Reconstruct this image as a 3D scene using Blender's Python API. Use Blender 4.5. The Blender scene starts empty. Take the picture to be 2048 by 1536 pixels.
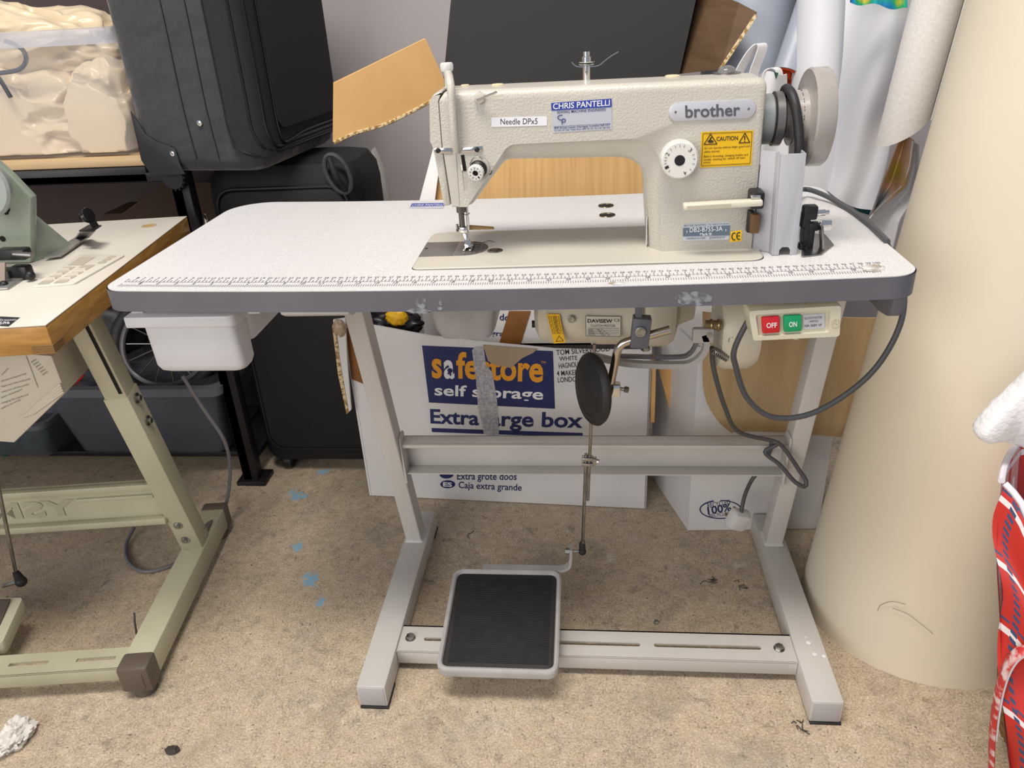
import bpy, bmesh, math, random
from mathutils import Vector, Matrix, noise
random.seed(7)
sc = bpy.context.scene
COL = sc.collection

# ------------------------------------------------------------------ camera
CAM = Vector((0.6513, -0.9243, 1.0887)); FPX = 1539.1
PIT, YAW, ROL = 0.4711, -0.1096, -0.0560
FW = Vector((math.sin(YAW)*math.cos(PIT), math.cos(YAW)*math.cos(PIT), -math.sin(PIT)))
_r = Vector((math.cos(YAW), -math.sin(YAW), 0)); _u = _r.cross(FW)
RT = _r*math.cos(ROL) + _u*math.sin(ROL); UP = _u*math.cos(ROL) - _r*math.sin(ROL)
cd = bpy.data.cameras.new('camera'); co = bpy.data.objects.new('camera', cd); COL.objects.link(co)
cd.sensor_fit = 'HORIZONTAL'; cd.sensor_width = 36; cd.lens = FPX/2048*36; cd.clip_start = .02
co.matrix_world = Matrix(((RT.x, UP.x, -FW.x, CAM.x), (RT.y, UP.y, -FW.y, CAM.y), (RT.z, UP.z, -FW.z, CAM.z), (0, 0, 0, 1)))
sc.camera = co

# ------------------------------------------------------------------ light
w = bpy.data.worlds.new('world'); sc.world = w; w.use_nodes = True
w.node_tree.nodes['Background'].inputs[0].default_value = (.74, .83, 1.0, 1)
w.node_tree.nodes['Background'].inputs[1].default_value = .38
def area(name, loc, target, sx, sy, power, col):
    l = bpy.data.lights.new(name, 'AREA'); l.shape = 'RECTANGLE'; l.size = sx; l.size_y = sy; l.energy = power; l.color = col
    o = bpy.data.objects.new(name, l); COL.objects.link(o); o.location = loc
    o.rotation_euler = (Vector(target)-Vector(loc)).to_track_quat('-Z', 'Y').to_euler(); return o
area('ceiling_strip_light', (0.25, -0.60, 3.3), (0.40, -0.1, 0), 1.6, .6, 82, (1.0, .93, .84))
area('open_door_daylight', (-1.3, -3.2, 1.7), (.6, .3, .45), 2.6, 2.0, 72, (1.0, .95, .88))
sc.view_settings.view_transform = 'Standard'; sc.view_settings.look = 'None'
sc.view_settings.exposure = 0.06; sc.view_settings.gamma = 1.0; sc.view_settings.use_curve_mapping = False

# ------------------------------------------------------------------ measuring: photo pixel -> point on a plane of the place
def ray(x, y): return FW + RT*((x-1024)/FPX) + UP*((768-y)/FPX)
class Plane:
    def __init__(s, p, n): s.p = Vector(p); s.n = Vector(n).normalized()
    def at(s, x, y, off=0):
        d = ray(x, y); return CAM + d*((s.p + s.n*off - CAM).dot(s.n)/d.dot(s.n))
def PY(y): return Plane((0, y, 0), (0, -1, 0))
def PZ(z): return Plane((0, 0, z), (0, 0, 1))
def PX(x): return Plane((x, 0, 0), (-1, 0, 0))

# ------------------------------------------------------------------ materials
def lin(h):
    h = h.lstrip('#'); c = [int(h[i:i+2], 16)/255 for i in (0, 2, 4)]
    return tuple(v/12.92 if v <= .04045 else ((v+.055)/1.055)**2.4 for v in c) + (1,)
MATS = {}
def mat(name, col, rough=.5, metal=0, col2=None, scale=20, amt=.5, lo=.35, hi=.65, bump=0, bscale=None, bdist=.001, detail=4, spec=.5, trans=0, alpha=1, coat=0, stretch=None, sheen=0):
    if name in MATS: return MATS[name]
    m = bpy.data.materials.new(name); m.use_nodes = True; nt = m.node_tree; N = nt.nodes; L = nt.links
    b = N['Principled BSDF']; b.inputs['Base Color'].default_value = lin(col); b.inputs['Roughness'].default_value = rough
    b.inputs['Metallic'].default_value = metal; b.inputs['Specular IOR Level'].default_value = spec
    b.inputs['Transmission Weight'].default_value = trans; b.inputs['Alpha'].default_value = alpha; b.inputs['Coat Weight'].default_value = coat
    b.inputs['Sheen Weight'].default_value = sheen
    tc = N.new('ShaderNodeTexCoord'); src = tc.outputs['Object']
    if stretch:
        mp = N.new('ShaderNodeMapping'); mp.inputs['Scale'].default_value = stretch; L.new(src, mp.inputs[0]); src = mp.outputs[0]
    if col2:
        n = N.new('ShaderNodeTexNoise'); n.inputs['Scale'].default_value = scale; n.inputs['Detail'].default_value = detail; L.new(src, n.inputs['Vector'])
        r = N.new('ShaderNodeValToRGB'); r.color_ramp.elements[0].position = lo; r.color_ramp.elements[1].position = hi
        r.color_ramp.elements[0].color = lin(col); r.color_ramp.elements[1].color = lin(col2); L.new(n.outputs[0], r.inputs[0]); L.new(r.outputs[0], b.inputs['Base Color'])
    if bump:
        n2 = N.new('ShaderNodeTexNoise'); n2.inputs['Scale'].default_value = bscale or scale; n2.inputs['Detail'].default_value = 3; L.new(src, n2.inputs['Vector'])
        bp = N.new('ShaderNodeBump'); bp.inputs['Strength'].default_value = bump; bp.inputs['Distance'].default_value = bdist
        L.new(n2.outputs[0], bp.inputs['Height']); L.new(bp.outputs[0], b.inputs['Normal'])
    MATS[name] = m; return m

# ------------------------------------------------------------------ mesh builder
def rot_to(d):
    return Vector((0, 0, 1)).rotation_difference(Vector(d).normalized()).to_matrix().to_4x4()
def smoothpts(pts, n=6, closed=False):
    P = [Vector(p) for p in pts]; out = []; m = len(P)
    rng = m if closed else m-1
    for i in range(rng):
        p1, p2 = P[i], P[(i+1) % m]
        p0 = P[i-1] if (i > 0 or closed) else p1*2-p2
        p3 = P[(i+2) % m] if (i+2 < m or closed) else p2*2-p1
        for k in range(n):
            t = k/n; out.append(.5*((2*p1)+(p2-p0)*t+(2*p0-5*p1+4*p2-p3)*t*t+(3*p1-p0-3*p2+p3)*t**3))
    if not closed: out.append(P[-1])
    return out
def rpoly(pts, r, seg=4):
    """round the corners of a polygon (2-D or 3-D points); r one radius or a list"""
    P = [Vector(p) for p in pts]; out = []; m = len(P)
    for i in range(m):
        ri = r[i] if isinstance(r, (list, tuple)) else r
        a, b, c = P[i-1], P[i], P[(i+1) % m]
        d1 = (a-b); d2 = (c-b); l1, l2 = d1.length, d2.length
        if ri <= 1e-6 or l1 < 1e-9 or l2 < 1e-9:
            out += [b.copy() for _ in range(seg+1)] if isinstance(r, (list, tuple)) else [b.copy()]; continue
        d1 /= l1; d2 /= l2; t = min(ri/max(math.tan(d1.angle(d2)/2), 1e-3), l1*.48, l2*.48)
        s, e = b+d1*t, b+d2*t
        for k in range(seg+1):
            u = k/seg; out.append(s*(1-u)**2 + b*2*u*(1-u) + e*u*u)
    return out
class B:
    def __init__(s): s.bm = bmesh.new()
    def _add(s, bm2, M=None):
        if M is not None: bm2.transform(M)
        me = bpy.data.meshes.new('t'); bm2.to_mesh(me); bm2.free(); s.bm.from_mesh(me); bpy.data.meshes.remove(me); return s
    def raw(s, vs, fs):
        v = [s.bm.verts.new(p) for p in vs]
        for f in fs:
            try: s.bm.faces.new([v[i] for i in f])
            except ValueError: pass
        return s
    def box(s, c, d, bev=0, rz=0, M=None, seg=2):
        b = bmesh.new(); bmesh.ops.create_cube(b, size=1); bmesh.ops.scale(b, vec=d, verts=b.verts)
        if bev: bmesh.ops.bevel(b, geom=b.edges[:], offset=min(bev, min(d)*.49), segments=seg, affect='EDGES', profile=.5)
        T = Matrix.Translation(c) @ (M if M is not None else Matrix.Rotation(rz, 4, 'Z')); return s._add(b, T)
    def bb(s, lo, hi, bev=0): return s.box([(a+b)/2 for a, b in zip(lo, hi)], [abs(b-a) for a, b in zip(lo, hi)], bev)
    def bar(s, p0, p1, wx, wy, bev=0, up=None):
        """box section running from p0 to p1; wx across (horizontal), wy the other way"""
        p0, p1 = Vector(p0), Vector(p1); d = (p1-p0); z = d.normalized(); x = Vector(up) if up else Vector((1, 0, 0))
        x = (x - z*x.dot(z)).normalized(); y = z.cross(x); M = Matrix((x, y, z)).transposed().to_4x4()
        return s.box((p0+p1)/2, (wx, wy, d.length), bev, M=M)
    def cyl(s, p0, p1, r0, r1=None, seg=24, bev=0, cap=True):
        p0, p1 = Vector(p0), Vector(p1); d = p1-p0; b = bmesh.new()
        bmesh.ops.create_cone(b, cap_ends=cap, segments=seg, radius1=r0, radius2=r0 if r1 is None else r1, depth=d.length)
        if bev: bmesh.ops.bevel(b, geom=[e for e in b.edges if abs(e.verts[0].co.z-e.verts[1].co.z) < 1e-7], offset=bev, segments=2, affect='EDGES', profile=.5)
        return s._add(b, Matrix.Translation((p0+p1)/2) @ rot_to(d))
    def lathe(s, prof, p0, axis, seg=32):
        """prof: list of (radius, distance along axis)"""
        M = Matrix.Translation(p0) @ rot_to(axis); vs = []; fs = []; n = len(prof)
        for r, h in prof:
            for k in range(seg):
                a = 2*math.pi*k/seg; vs.append(M @ Vector((r*math.cos(a), r*math.sin(a), h)))
        for i in range(n-1):
            for k in range(seg):
                k2 = (k+1) % seg; fs.append((i*seg+k, i*seg+k2, (i+1)*seg+k2, (i+1)*seg+k))
        if prof[0][0] > 1e-6: fs.append(tuple(range(seg))[::-1])
        if prof[-1][0] > 1e-6: fs.append(tuple((n-1)*seg+k for k in range(seg)))
        s.raw(vs, fs); bmesh.ops.remove_doubles(s.bm, verts=s.bm.verts[:], dist=1e-7); return s
    def tube(s, pts, r, seg=8, n=0, closed=False, cap=True, flat=None):
        P = smoothpts(pts, n, closed) if n else [Vector(p) for p in pts]
        m = len(P); vs = []; fs = []; ref = None
        for i, p in enumerate(P):
            t = ((P[(i+1) % m] if (closed or i < m-1) else p) - (P[i-1] if (closed or i > 0) else p)).normalized()
            if ref is None:
                ref = Vector((0, 0, 1)) if abs(t.z) < .8 else Vector((1, 0, 0))
            ref = (ref - t*ref.dot(t)).normalized(); bi = t.cross(ref)
            ri = r(i/(m-1)) if callable(r) else r
            for k in range(seg):
                a = 2*math.pi*k/seg; vs.append(p + ref*math.cos(a)*ri*(flat or 1) + bi*math.sin(a)*ri)
        for i in range(m if closed else m-1):
            for k in range(seg):
                k2 = (k+1) % seg; j = (i+1) % m; fs.append((i*seg+k, i*seg+k2, j*seg+k2, j*seg+k))
        if not closed and cap: fs += [tuple(range(seg))[::-1], tuple((m-1)*seg+k for k in range(seg))]
        return s.raw(vs, fs)
    def strip(s, pts, wdir, w, th, n=0):
        """flat bar bent along pts: width w along wdir, thickness th"""
        P = smoothpts(pts, n) if n else [Vector(p) for p in pts]; wd = Vector(wdir).normalized(); vs = []; fs = []; m = len(P)
        for i, p in enumerate(P):
            t = (P[min(i+1, m-1)]-P[max(i-1, 0)]).normalized(); nn = t.cross(wd).normalized()
            for a, b in ((-1, -1), (1, -1), (1, 1), (-1, 1)): vs.append(p + wd*a*w/2 + nn*b*th/2)
        for i in range(m-1):
            for k in range(4): k2 = (k+1) % 4; fs.append((i*4+k, i*4+k2, i*4+4+k2, i*4+4+k))
        fs += [(3, 2, 1, 0), tuple((m-1)*4+k for k in range(4))]; return s.raw(vs, fs)
    def loft(s, rings, cap0=True, cap1=True, closed=True):
        n = len(rings[0]); vs = [p for r in rings for p in r]; fs = []
        for i in range(len(rings)-1):
            for k in range(n if closed else n-1):
                k2 = (k+1) % n; fs.append((i*n+k, i*n+k2, (i+1)*n+k2, (i+1)*n+k))
        if cap0: fs.append(tuple(range(n))[::-1])
        if cap1: fs.append(tuple((len(rings)-1)*n+k for k in range(n)))
        return s.raw(vs, fs)
    def prism(s, poly, vec, bev=0):
        b = bmesh.new(); vec = Vector(vec); n = len(poly)
        v0 = [b.verts.new(p) for p in poly]; v1 = [b.verts.new(Vector(p)+vec) for p in poly]
        f0 = b.faces.new(v0[::-1]); f1 = b.faces.new(v1)
        for k in range(n): b.faces.new((v0[k], v0[(k+1) % n], v1[(k+1) % n], v1[k]))
        b.normal_update(); bmesh.ops.recalc_face_normals(b, faces=b.faces[:])
        if bev: bmesh.ops.bevel(b, geom=list(f0.edges)+list(f1.edges), offset=bev, segments=2, affect='EDGES', profile=.5)
        return s._add(b)
    def grid(s, f, nu, nv, th=0, cu=False):
        vs = [Vector(f(i/nu, j/nv)) for j in range(nv+1) for i in range(nu+1)]; n = nu+1
        fs = [(j*n+i, j*n+i+1, j*n+n+i+1, j*n+n+i) for j in range(nv) for i in range(nu)]
        if th:
            b = bmesh.new(); v = [b.verts.new(p) for p in vs]
            for q in fs: b.faces.new([v[i] for i in q])
            b.normal_update(); bmesh.ops.solidify(b, geom=b.faces[:], thickness=th); return s._add(b)
        return s.raw(vs, fs)
    def sphere(s, c, r, seg=20, M=None):
        b = bmesh.new(); bmesh.ops.create_uvsphere(b, u_segments=seg, v_segments=seg//2+2, radius=1)
        rr = r if isinstance(r, (list, tuple)) else (r, r, r); bmesh.ops.scale(b, vec=rr, verts=b.verts)
        return s._add(b, Matrix.Translation(c) @ (M if M is not None else Matrix.Identity(4)))
    def obj(s, name, m, parent=None, smooth=True, ang=38, recalc=True, **props):
        if recalc: bmesh.ops.recalc_face_normals(s.bm, faces=s.bm.faces[:])
        me = bpy.data.meshes.new(name); s.bm.to_mesh(me); s.bm.free()
        if smooth:
            for p in me.polygons: p.use_smooth = True
            me.set_sharp_from_angle(angle=math.radians(ang))
        me.materials.append(m); o = bpy.data.objects.new(name, me); COL.objects.link(o)
        if parent is not None:
            o.parent = parent
            if parent.type == 'EMPTY': o.matrix_parent_inverse = Matrix.Translation(parent.location).inverted()
        for k, v in props.items(): o[k] = v
        return o
def thing(name, label, cat, loc=(0, 0, 0), group=None):
    o = bpy.data.objects.new(name, None); COL.objects.link(o); o.location = loc; o.empty_display_size = .05
    o['label'] = label; o['category'] = cat
    if group: o['group'] = group
    return o
# ---- printed lettering as thin meshes
_tc = {}
def text_pts(s, bold=0):
    if (s, bold) in _tc: return _tc[(s, bold)]
    c = bpy.data.curves.new('txt', 'FONT'); c.body = s; c.offset = bold; c.resolution_u = 3; o = bpy.data.objects.new('txt', c); COL.objects.link(o)
    dg = bpy.context.evaluated_depsgraph_get(); me = bpy.data.meshes.new_from_object(o.evaluated_get(dg))
    vs = [v.co.copy() for v in me.vertices]; fs = [tuple(p.vertices) for p in me.polygons]
    bpy.data.objects.remove(o); bpy.data.curves.remove(c); bpy.data.meshes.remove(me); _tc[(s, bold)] = (vs, fs); return vs, fs
def put_text(b, s, o, x, y, bold=0, asc=None):
    """string spans vector x from o; its capital height is vector y"""
    vs, fs = text_pts(s, bold)
    if not vs: return
    x0 = min(v.x for v in vs); x1 = max(v.x for v in vs); h = asc or max(v.y for v in vs)
    o, x, y = Vector(o), Vector(x), Vector(y)
    b.raw([o + x*((v.x-x0)/max(x1-x0, 1e-6)) + y*(v.y/h) for v in vs], fs)
def text_px(b, pl, s, p0, p1, ph, off=.0008, bold=0):
    a, c, h = pl.at(*p0, off), pl.at(*p1, off), pl.at(*ph, off); put_text(b, s, a, c-a, h-a, bold)
def poly_px(b, pl, pts, off=.0002, th=.0004, bev=0, r=0):
    P = [pl.at(*p, off) for p in pts]
    if r: P = rpoly(P, r)
    b.prism(P, pl.n*th, bev); return b
def quad_px(name, m, parent, pl, pts, off=.0002, th=.0004, r=0, **kw): return poly_px(B(), pl, pts, off, th, 0, r).obj(name, m, parent, **kw)
# ------------------------------------------------------------------ the setting
def floor_mat():
    m = bpy.data.materials.new('concrete'); m.use_nodes = True; nt = m.node_tree; N = nt.nodes; L = nt.links; b = N['Principled BSDF']
    tc = N.new('ShaderNodeTexCoord'); src = tc.outputs['Object']
    def noi(scale, det, rough=.6, dist=0):
        n = N.new('ShaderNodeTexNoise'); n.inputs['Scale'].default_value = scale; n.inputs['Detail'].default_value = det
        n.inputs['Roughness'].default_value = rough; n.inputs['Distortion'].default_value = dist; L.new(src, n.inputs['Vector']); return n.outputs[0]
    def ramp(x, els):
        r = N.new('ShaderNodeValToRGB'); e = r.color_ramp.elements
        e[0].position, e[0].color = els[0][0], lin(els[0][1]); e[1].position, e[1].color = els[-1][0], lin(els[-1][1])
        for p, c in els[1:-1]: q = e.new(p); q.color = lin(c)
        L.new(x, r.inputs[0]); return r.outputs[0]
    def mix(f, a, c, t='MIX'):
        n = N.new('ShaderNodeMix'); n.data_type = 'RGBA'; n.blend_type = t
        if isinstance(f, float): n.inputs[0].default_value = f
        else: L.new(f, n.inputs[0])
        L.new(a, n.inputs[6])
        if isinstance(c, str): n.inputs[7].default_value = lin(c)
        else: L.new(c, n.inputs[7])
        return n.outputs[2]
    base = ramp(noi(3.2, 9, .70, .4), [(.36, '#7f7770'), (.44, '#9d8f7d'), (.50, '#bba68a'), (.57, '#c9b498'), (.66, '#d6cab9')])
    hue = ramp(noi(10, 7, .70, .4), [(.38, '#8d827c'), (.46, '#b09c80'), (.54, '#c9b390'), (.62, '#a89c90')]); c = mix(.5, base, hue)
    mid = ramp(noi(48, 7, .75, .2), [(.38, '#6f6252'), (.48, '#b8a78f'), (.55, '#c9b9a2'), (.64, '#efe3d0')]); c = mix(.36, c, mid)
    fine = ramp(noi(300, 4, .7), [(.36, '#54473a'), (.46, '#b5a38b'), (.55, '#cdbda6'), (.64, '#fff4e6')]); c = mix(.40, c, fine)
    pit = ramp(noi(140, 4, .6), [(.325, '#e8e8e8'), (.355, '#000000')]); c = mix(pit, c, '#4a3f34')
    st = ramp(noi(7, 8, .75, .8), [(.53, '#000000'), (.62, '#909090')]); c = mix(st, c, '#7b736c')
    st2 = ramp(noi(22, 7, .78, .5), [(.58, '#000000'), (.64, '#b8b8b8')]); c = mix(st2, c, '#665d55')
    st3 = ramp(noi(17, 7, .78, .3), [(.60, '#000000'), (.68, '#a0a0a0')]); c = mix(st3, c, '#e8dfd0')
    # blue paint drips with a shape of their own
    for (x, y, rx, ry, rot) in BLUE:
        mp = N.new('ShaderNodeMapping'); mp.vector_type = 'TEXTURE'; mp.inputs['Location'].default_value = (x, y, 0); mp.inputs['Scale'].default_value = (rx, ry, 1); mp.inputs['Rotation'].default_value = (0, 0, rot)
        L.new(src, mp.inputs[0]); ln = N.new('ShaderNodeVectorMath'); ln.operation = 'LENGTH'; L.new(mp.outputs[0], ln.inputs[0])
        ad = N.new('ShaderNodeMath'); ad.operation = 'MULTIPLY_ADD'; L.new(noi(75, 4, .7), ad.inputs[0]); ad.inputs[1].default_value = 3.6; L.new(ln.outputs['Value'], ad.inputs[2])
        c = mix(ramp(ad.outputs[0], [(.0, '#ffffff'), (.999, '#ffffff')]) if False else _lt(N, L, ad.outputs[0], 2.45), c, '#8fb6cc')
    L.new(c, b.inputs['Base Color']); b.inputs['Roughness'].default_value = .82; b.inputs['Specular IOR Level'].default_value = .3
    bp = N.new('ShaderNodeBump'); bp.inputs['Strength'].default_value = .25; bp.inputs['Distance'].default_value = .0015
    L.new(noi(260, 6, .75), bp.inputs['Height']); L.new(bp.outputs[0], b.inputs['Normal']); return m
def _lt(N, L, x, v):
    n = N.new('ShaderNodeMath'); n.operation = 'LESS_THAN'; n.inputs[1].default_value = v; L.new(x, n.inputs[0]); return n.outputs[0]
def _fl(x, y): p = PZ(0).at(x, y); return p.x, p.y
BLUE = [(*_fl(593, 990), .034, .022, -.5), (*_fl(594, 1094), .014, .024, 0), (*_fl(620, 1158), .022, .032, .5), (*_fl(640, 1203), .012, .02, -.4), (*_fl(645, 943), .02, .016, 0), (*_fl(1215, 1190), .0, .0, 0)][:5]
B().bb((-2.2, -2.6, -.05), (2.8, 1.32, 0)).obj('floor', floor_mat(), kind='structure', smooth=False)
WALLY = 1.2
B().bb((-2.2, WALLY, 0), (2.8, WALLY+.1, 2.5)).obj('wall_back', mat('wall_paint', '#b5aeb0', .8, col2='#afa8aa', scale=3, bump=.1, bscale=120), kind='structure', smooth=False)
# ------------------------------------------------------------------ main sewing table
TW, TD, TH, TT, SAG = 1.0566, .48, .7597, .0293, .0078
def zt(x): t = min(max(x/TW, 0), 1); return TH - SAG*4*t*(1-t)
m_lam = mat('speckled_laminate', '#d8d6d6', .42, col2='#b0aeb0', scale=520, lo=.50, hi=.78, detail=2)
m_band = mat('grey_edge_band', '#5f5e66', .5, col2='#66656d', scale=9)
m_gpaint = mat('grey_stand_paint', '#c8c4bf', .42, col2='#bdb9b5', scale=6, bump=.12, bscale=500, bdist=.0004)
m_rub = mat('black_rubber', '#1b1a1b', .6, col2='#232223', scale=50)
m_zinc = mat('zinc_bolt', '#b9b8b4', .3, 1, col2='#8d8b86', scale=60)
m_chrome = mat('chrome', '#dcdad6', .12, 1)
m_steel = mat('brushed_steel', '#9c9996', .32, 1, col2='#858280', scale=40)
m_ink = mat('black_ink', '#1e1c20', .6)
m_white = mat('white_print', '#e9e8ea', .5)
tbl = thing('sewing_table', 'speckled white sewing table with grey edge on grey steel T-legs, in the middle', 'table', (.53, .24, 0))
RFL, RBL, RFR, RBR = .030, .075, .034, .040
def yf(x):
    if x < RFL: return RFL - math.sqrt(max(RFL**2-(RFL-x)**2, 0))
    if x > TW-RFR: return RFR - math.sqrt(max(RFR**2-(x-TW+RFR)**2, 0))
    return 0
def yb(x):
    if x < RBL: return TD - RBL + math.sqrt(max(RBL**2-(RBL-x)**2, 0))
    if x > TW-RBR: return TD - RBR + math.sqrt(max(RBR**2-(x-TW+RBR)**2, 0))
    return TD
xs = [RBL*(1-math.cos(i/14*math.pi/2)) for i in range(14)] + [RBL+(TW-RBL-RBR)*i/40 for i in range(41)] + [TW-RBR+RBR*math.sin(i/10*math.pi/2) for i in range(1, 11)]
b = B()
for dz, flip in ((0, 0), (-TT+.0015, 1)):
    vs = []; fs = []
    for x in xs:
        for v in range(9): vs.append((x, yf(x)+(yb(x)-yf(x))*v/8, zt(x)+dz))
    for i in range(len(xs)-1):
        for v in range(8): fs.append((i*9+v, i*9+9+v, i*9+10+v, i*9+v+1))
    b.raw(vs, fs)
ring = [(x, yf(x)) for x in xs] + [(x, yb(x)) for x in xs[::-1]]
b.loft([[Vector((x, y, zt(x))) for x, y in ring], [Vector((x, y, zt(x)-TT+.0015)) for x, y in ring]], False, False)
bmesh.ops.remove_doubles(b.bm, verts=b.bm.verts[:], dist=1e-5)
b.obj('tabletop', m_lam, tbl)
def outs(o): c = Vector((TW/2, TD/2)); return [Vector((TW/2+(x-TW/2)*(1+o/(TW/2)), TD/2+(y-TD/2)*(1+o/(TD/2)))) for x, y in ring]
b = B(); O = outs(.0014); I = outs(.0001)
b.loft([[Vector((p.x, p.y, zt(p.x)-.0012)) for p in O], [Vector((p.x, p.y, zt(p.x)-TT)) for p in O], [Vector((p.x, p.y, zt(p.x)-TT)) for p in I], [Vector((p.x, p.y, zt(p.x)-.0012)) for p in I]], False, False)
band = b.obj('edge_band', m_band, tbl)
# scuffs where labels were peeled off the band
def blob(cx, cy, rx, ry, seed, n=26, j=.35):
    r = random.Random(seed); return [(cx+rx*math.cos(2*math.pi*k/n)*(1-j*r.random()), cy+ry*math.sin(2*math.pi*k/n)*(1-j*r.random())) for k in range(n)]
FB = PY(-.0014)
m_scuff = mat('peeled_label_residue', '#8d9096', .6, col2='#5f5e66', scale=130, lo=.42, hi=.6)
for k, (cx, cy, rx, ry) in enumerate(((842, 606, 13, 15), (838, 622, 26, 6), (882, 606, 5, 6), (880, 617, 6, 4), (1385, 597, 44, 17))):
    quad_px('label_residue', m_scuff, band, FB, blob(cx, cy, rx, ry, k), .0001, .0003)
# ruler printed along the front
b = B()
def tick(x, y0, y1, wd=.0005):
    z = zt(x)+.0004; sk = 0
    b.raw([(x-wd/2, y0, z), (x+wd/2, y0, z), (x+wd/2+sk, y1, z), (x-wd/2+sk, y1, z)], [(0, 1, 2, 3)])
RX0 = .018
for i in range(201):
    x = RX0+i*.005; tick(x, .034, .034+(.013 if i % 2 == 0 else .007), .0008)
for i in range(50): b.raw([(RX0+i*.02, .0335, zt(RX0+i*.02)+.0004), (RX0+i*.02+.02, .0335, zt(RX0+i*.02+.02)+.0004), (RX0+i*.02+.02, .0342, zt(RX0+i*.02+.02)+.0004), (RX0+i*.02, .0342, zt(RX0+i*.02)+.0004)], [(0, 1, 2, 3)])
inch = .0254/8
for i in range(int(1.0/inch)):
    tick(RX0+i*inch, .0155, .0155+(.008 if i % 8 else .0125), .0007)
for i in range(1, 101):
    s = str(i); wd = .0030*len(s); x = RX0+i*.01; put_text(b, s, (x-wd/2, .048, zt(x)+.0004), (wd, 0, 0), (0, .0058, 0))
for i in range(1, 40):
    s = str(i); wd = .0032*len(s); x = RX0+i*.0254; put_text(b, s, (x-wd/2, .0262, zt(x)+.0004), (wd, 0, 0), (0, .0065, 0))
b.obj('ruler_print', mat('ruler_ink', '#6d6b70', .6), tbl, smooth=False, recalc=False)
m_wear = mat('worn_laminate', '#a39a8c', .7, col2='#dcdadc', scale=90, lo=.40, hi=.62)
for cx, cy, rx, ry, k in ((1745, 536, 28, 9, 4), (1232, 566, 18, 4, 9)): quad_px('worn_patch', m_wear, tbl, PZ(zt(PZ(TH-.004).at(cx, cy).x)), blob(cx, cy, rx, ry, k), .0003, .0002)
# grommets and the rear sticker
for px, py in ((1212, 412), (1214.5, 431)):
    p = PZ(zt(.685)).at(px, py); g = B().lathe([(.0115, -.001), (.0135, .0006), (.0132, .0016), (.0105, .0018), (.0098, .0005), (.0098, -.003)], p, (0, 0, 1)).obj('grommet', mat('grommet_brass', '#a89a80', .25, 1), tbl)
    B().cyl(p+Vector((0, 0, .0002)), p+Vector((0, 0, .0006)), .0098).obj('hole', mat('dark_hole', '#141212', .8), g)
TPL = PZ(zt(.37))
stk = quad_px('maker_sticker', mat('sticker_silver', '#b9bdc6', .4), tbl, TPL, ((824, 407), (889, 406), (886, 417), (817, 418)), .0003)
quad_px('sticker_band', mat('sticker_blue', '#2a3f9e', .45), stk, TPL, ((824, 407), (889, 406), (888, 411.5), (821, 413)), .0009, .0002)
b = B(); text_px(b, TPL, 'CHRIS PANTELLI', (823, 412), (886, 410.7), (825.5, 408.5), .0013); b.obj('lettering', m_white, stk, smooth=False)
# stand
for side, (fx0, fx1) in enumerate(((.2561, .3068), (1.0069, 1.0576))):
    f = B().bb((fx0, -.0226, .004), (fx1, .4751, .0507), .003).obj('foot', m_gpaint, tbl)
    B().bb((fx0+.0035, -.0236, .0072), (fx1-.0035, -.0220, .0475), .0006).obj('end_cap', mat('cap_grey', '#b0aeb0', .5), f)
    B().bb((fx0+.002, -.025, 0), (fx1+.0012, .03, .0045), .001).obj('rubber_pad', m_rub, f)
    B().bb((fx0+.002, .44, 0), (fx1+.0012, .478, .0045), .001).obj('rubber_pad', m_rub, f)
LEGP = []
for side, (bx, tx, lx) in enumerate((((813, 1083), (688, 630), .240), ((1532, 1090), (1633, 680), 1.037))):
    a = PZ(.0507).at(*bx); c = PX(lx).at(*tx); d = (c-a)/(c.z-a.z); top = a + d*(zt(.2)-TT-.05)
    a2 = a + Vector((.0165, .021, 0)); t2 = top + Vector((.0165, .021, 0)); LEGP.append((a2, t2))
    wx, wy = .0335, .042
    ringf = lambda p: [p+Vector((-wx/2, -wy/2, 0)), p+Vector((wx/2, -wy/2, 0)), p+Vector((wx/2, wy/2, 0)), p+Vector((-wx/2, wy/2, 0))]
    R = lambda p: rpoly(ringf(p), .003, 3)
    B().loft([R(a2), R(t2)]).obj('leg', m_gpaint, tbl)
    B().loft([rpoly([p*1.0 + Vector((0, 0, 0)) for p in [a2+Vector((sx*(wx/2+.004), sy*(wy/2+.004), 0)) for sx, sy in ((-1, -1), (1, -1), (1, 1), (-1, 1))]], .005, 3), R(a2+Vector((0, 0, .005)))]).obj('weld', m_gpaint, tbl)
    # mounting plate under the top
    B().bb((t2.x-.025, t2.y-.12, zt(t2.x)-TT-.004), (min(t2.x+.035, 1.03), t2.y+.10, zt(t2.x)-TT), .001).obj('mounting_plate', m_gpaint, tbl)
def legx(i, z): a, t = LEGP[i]; return a.x + (t.x-a.x)*(z-a.z)/(t.z-a.z)
yb0 = LEGP[0][0].y+(LEGP[0][1].y-LEGP[0][0].y)*.29-.016
xl, xr = legx(0, .25)+.0175, legx(1, .25)-.0175
zb0 = PY(yb0).at(816, 888).z; zb1 = PY(yb0).at(1200, 951).z
B().bb((xl, yb0+.030, zb1), (xr, yb0+.033, zb0), .0008).bb((xl, yb0, zb0-.003), (xr, yb0+.033, zb0), .001).bb((xl, yb0, zb1), (xr, yb0+.033, zb1+.003), .001).bb((xl, yb0, zb0-.010), (xr, yb0+.0025, zb0), .0008).obj('cross_beam', m_gpaint, tbl)
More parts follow.
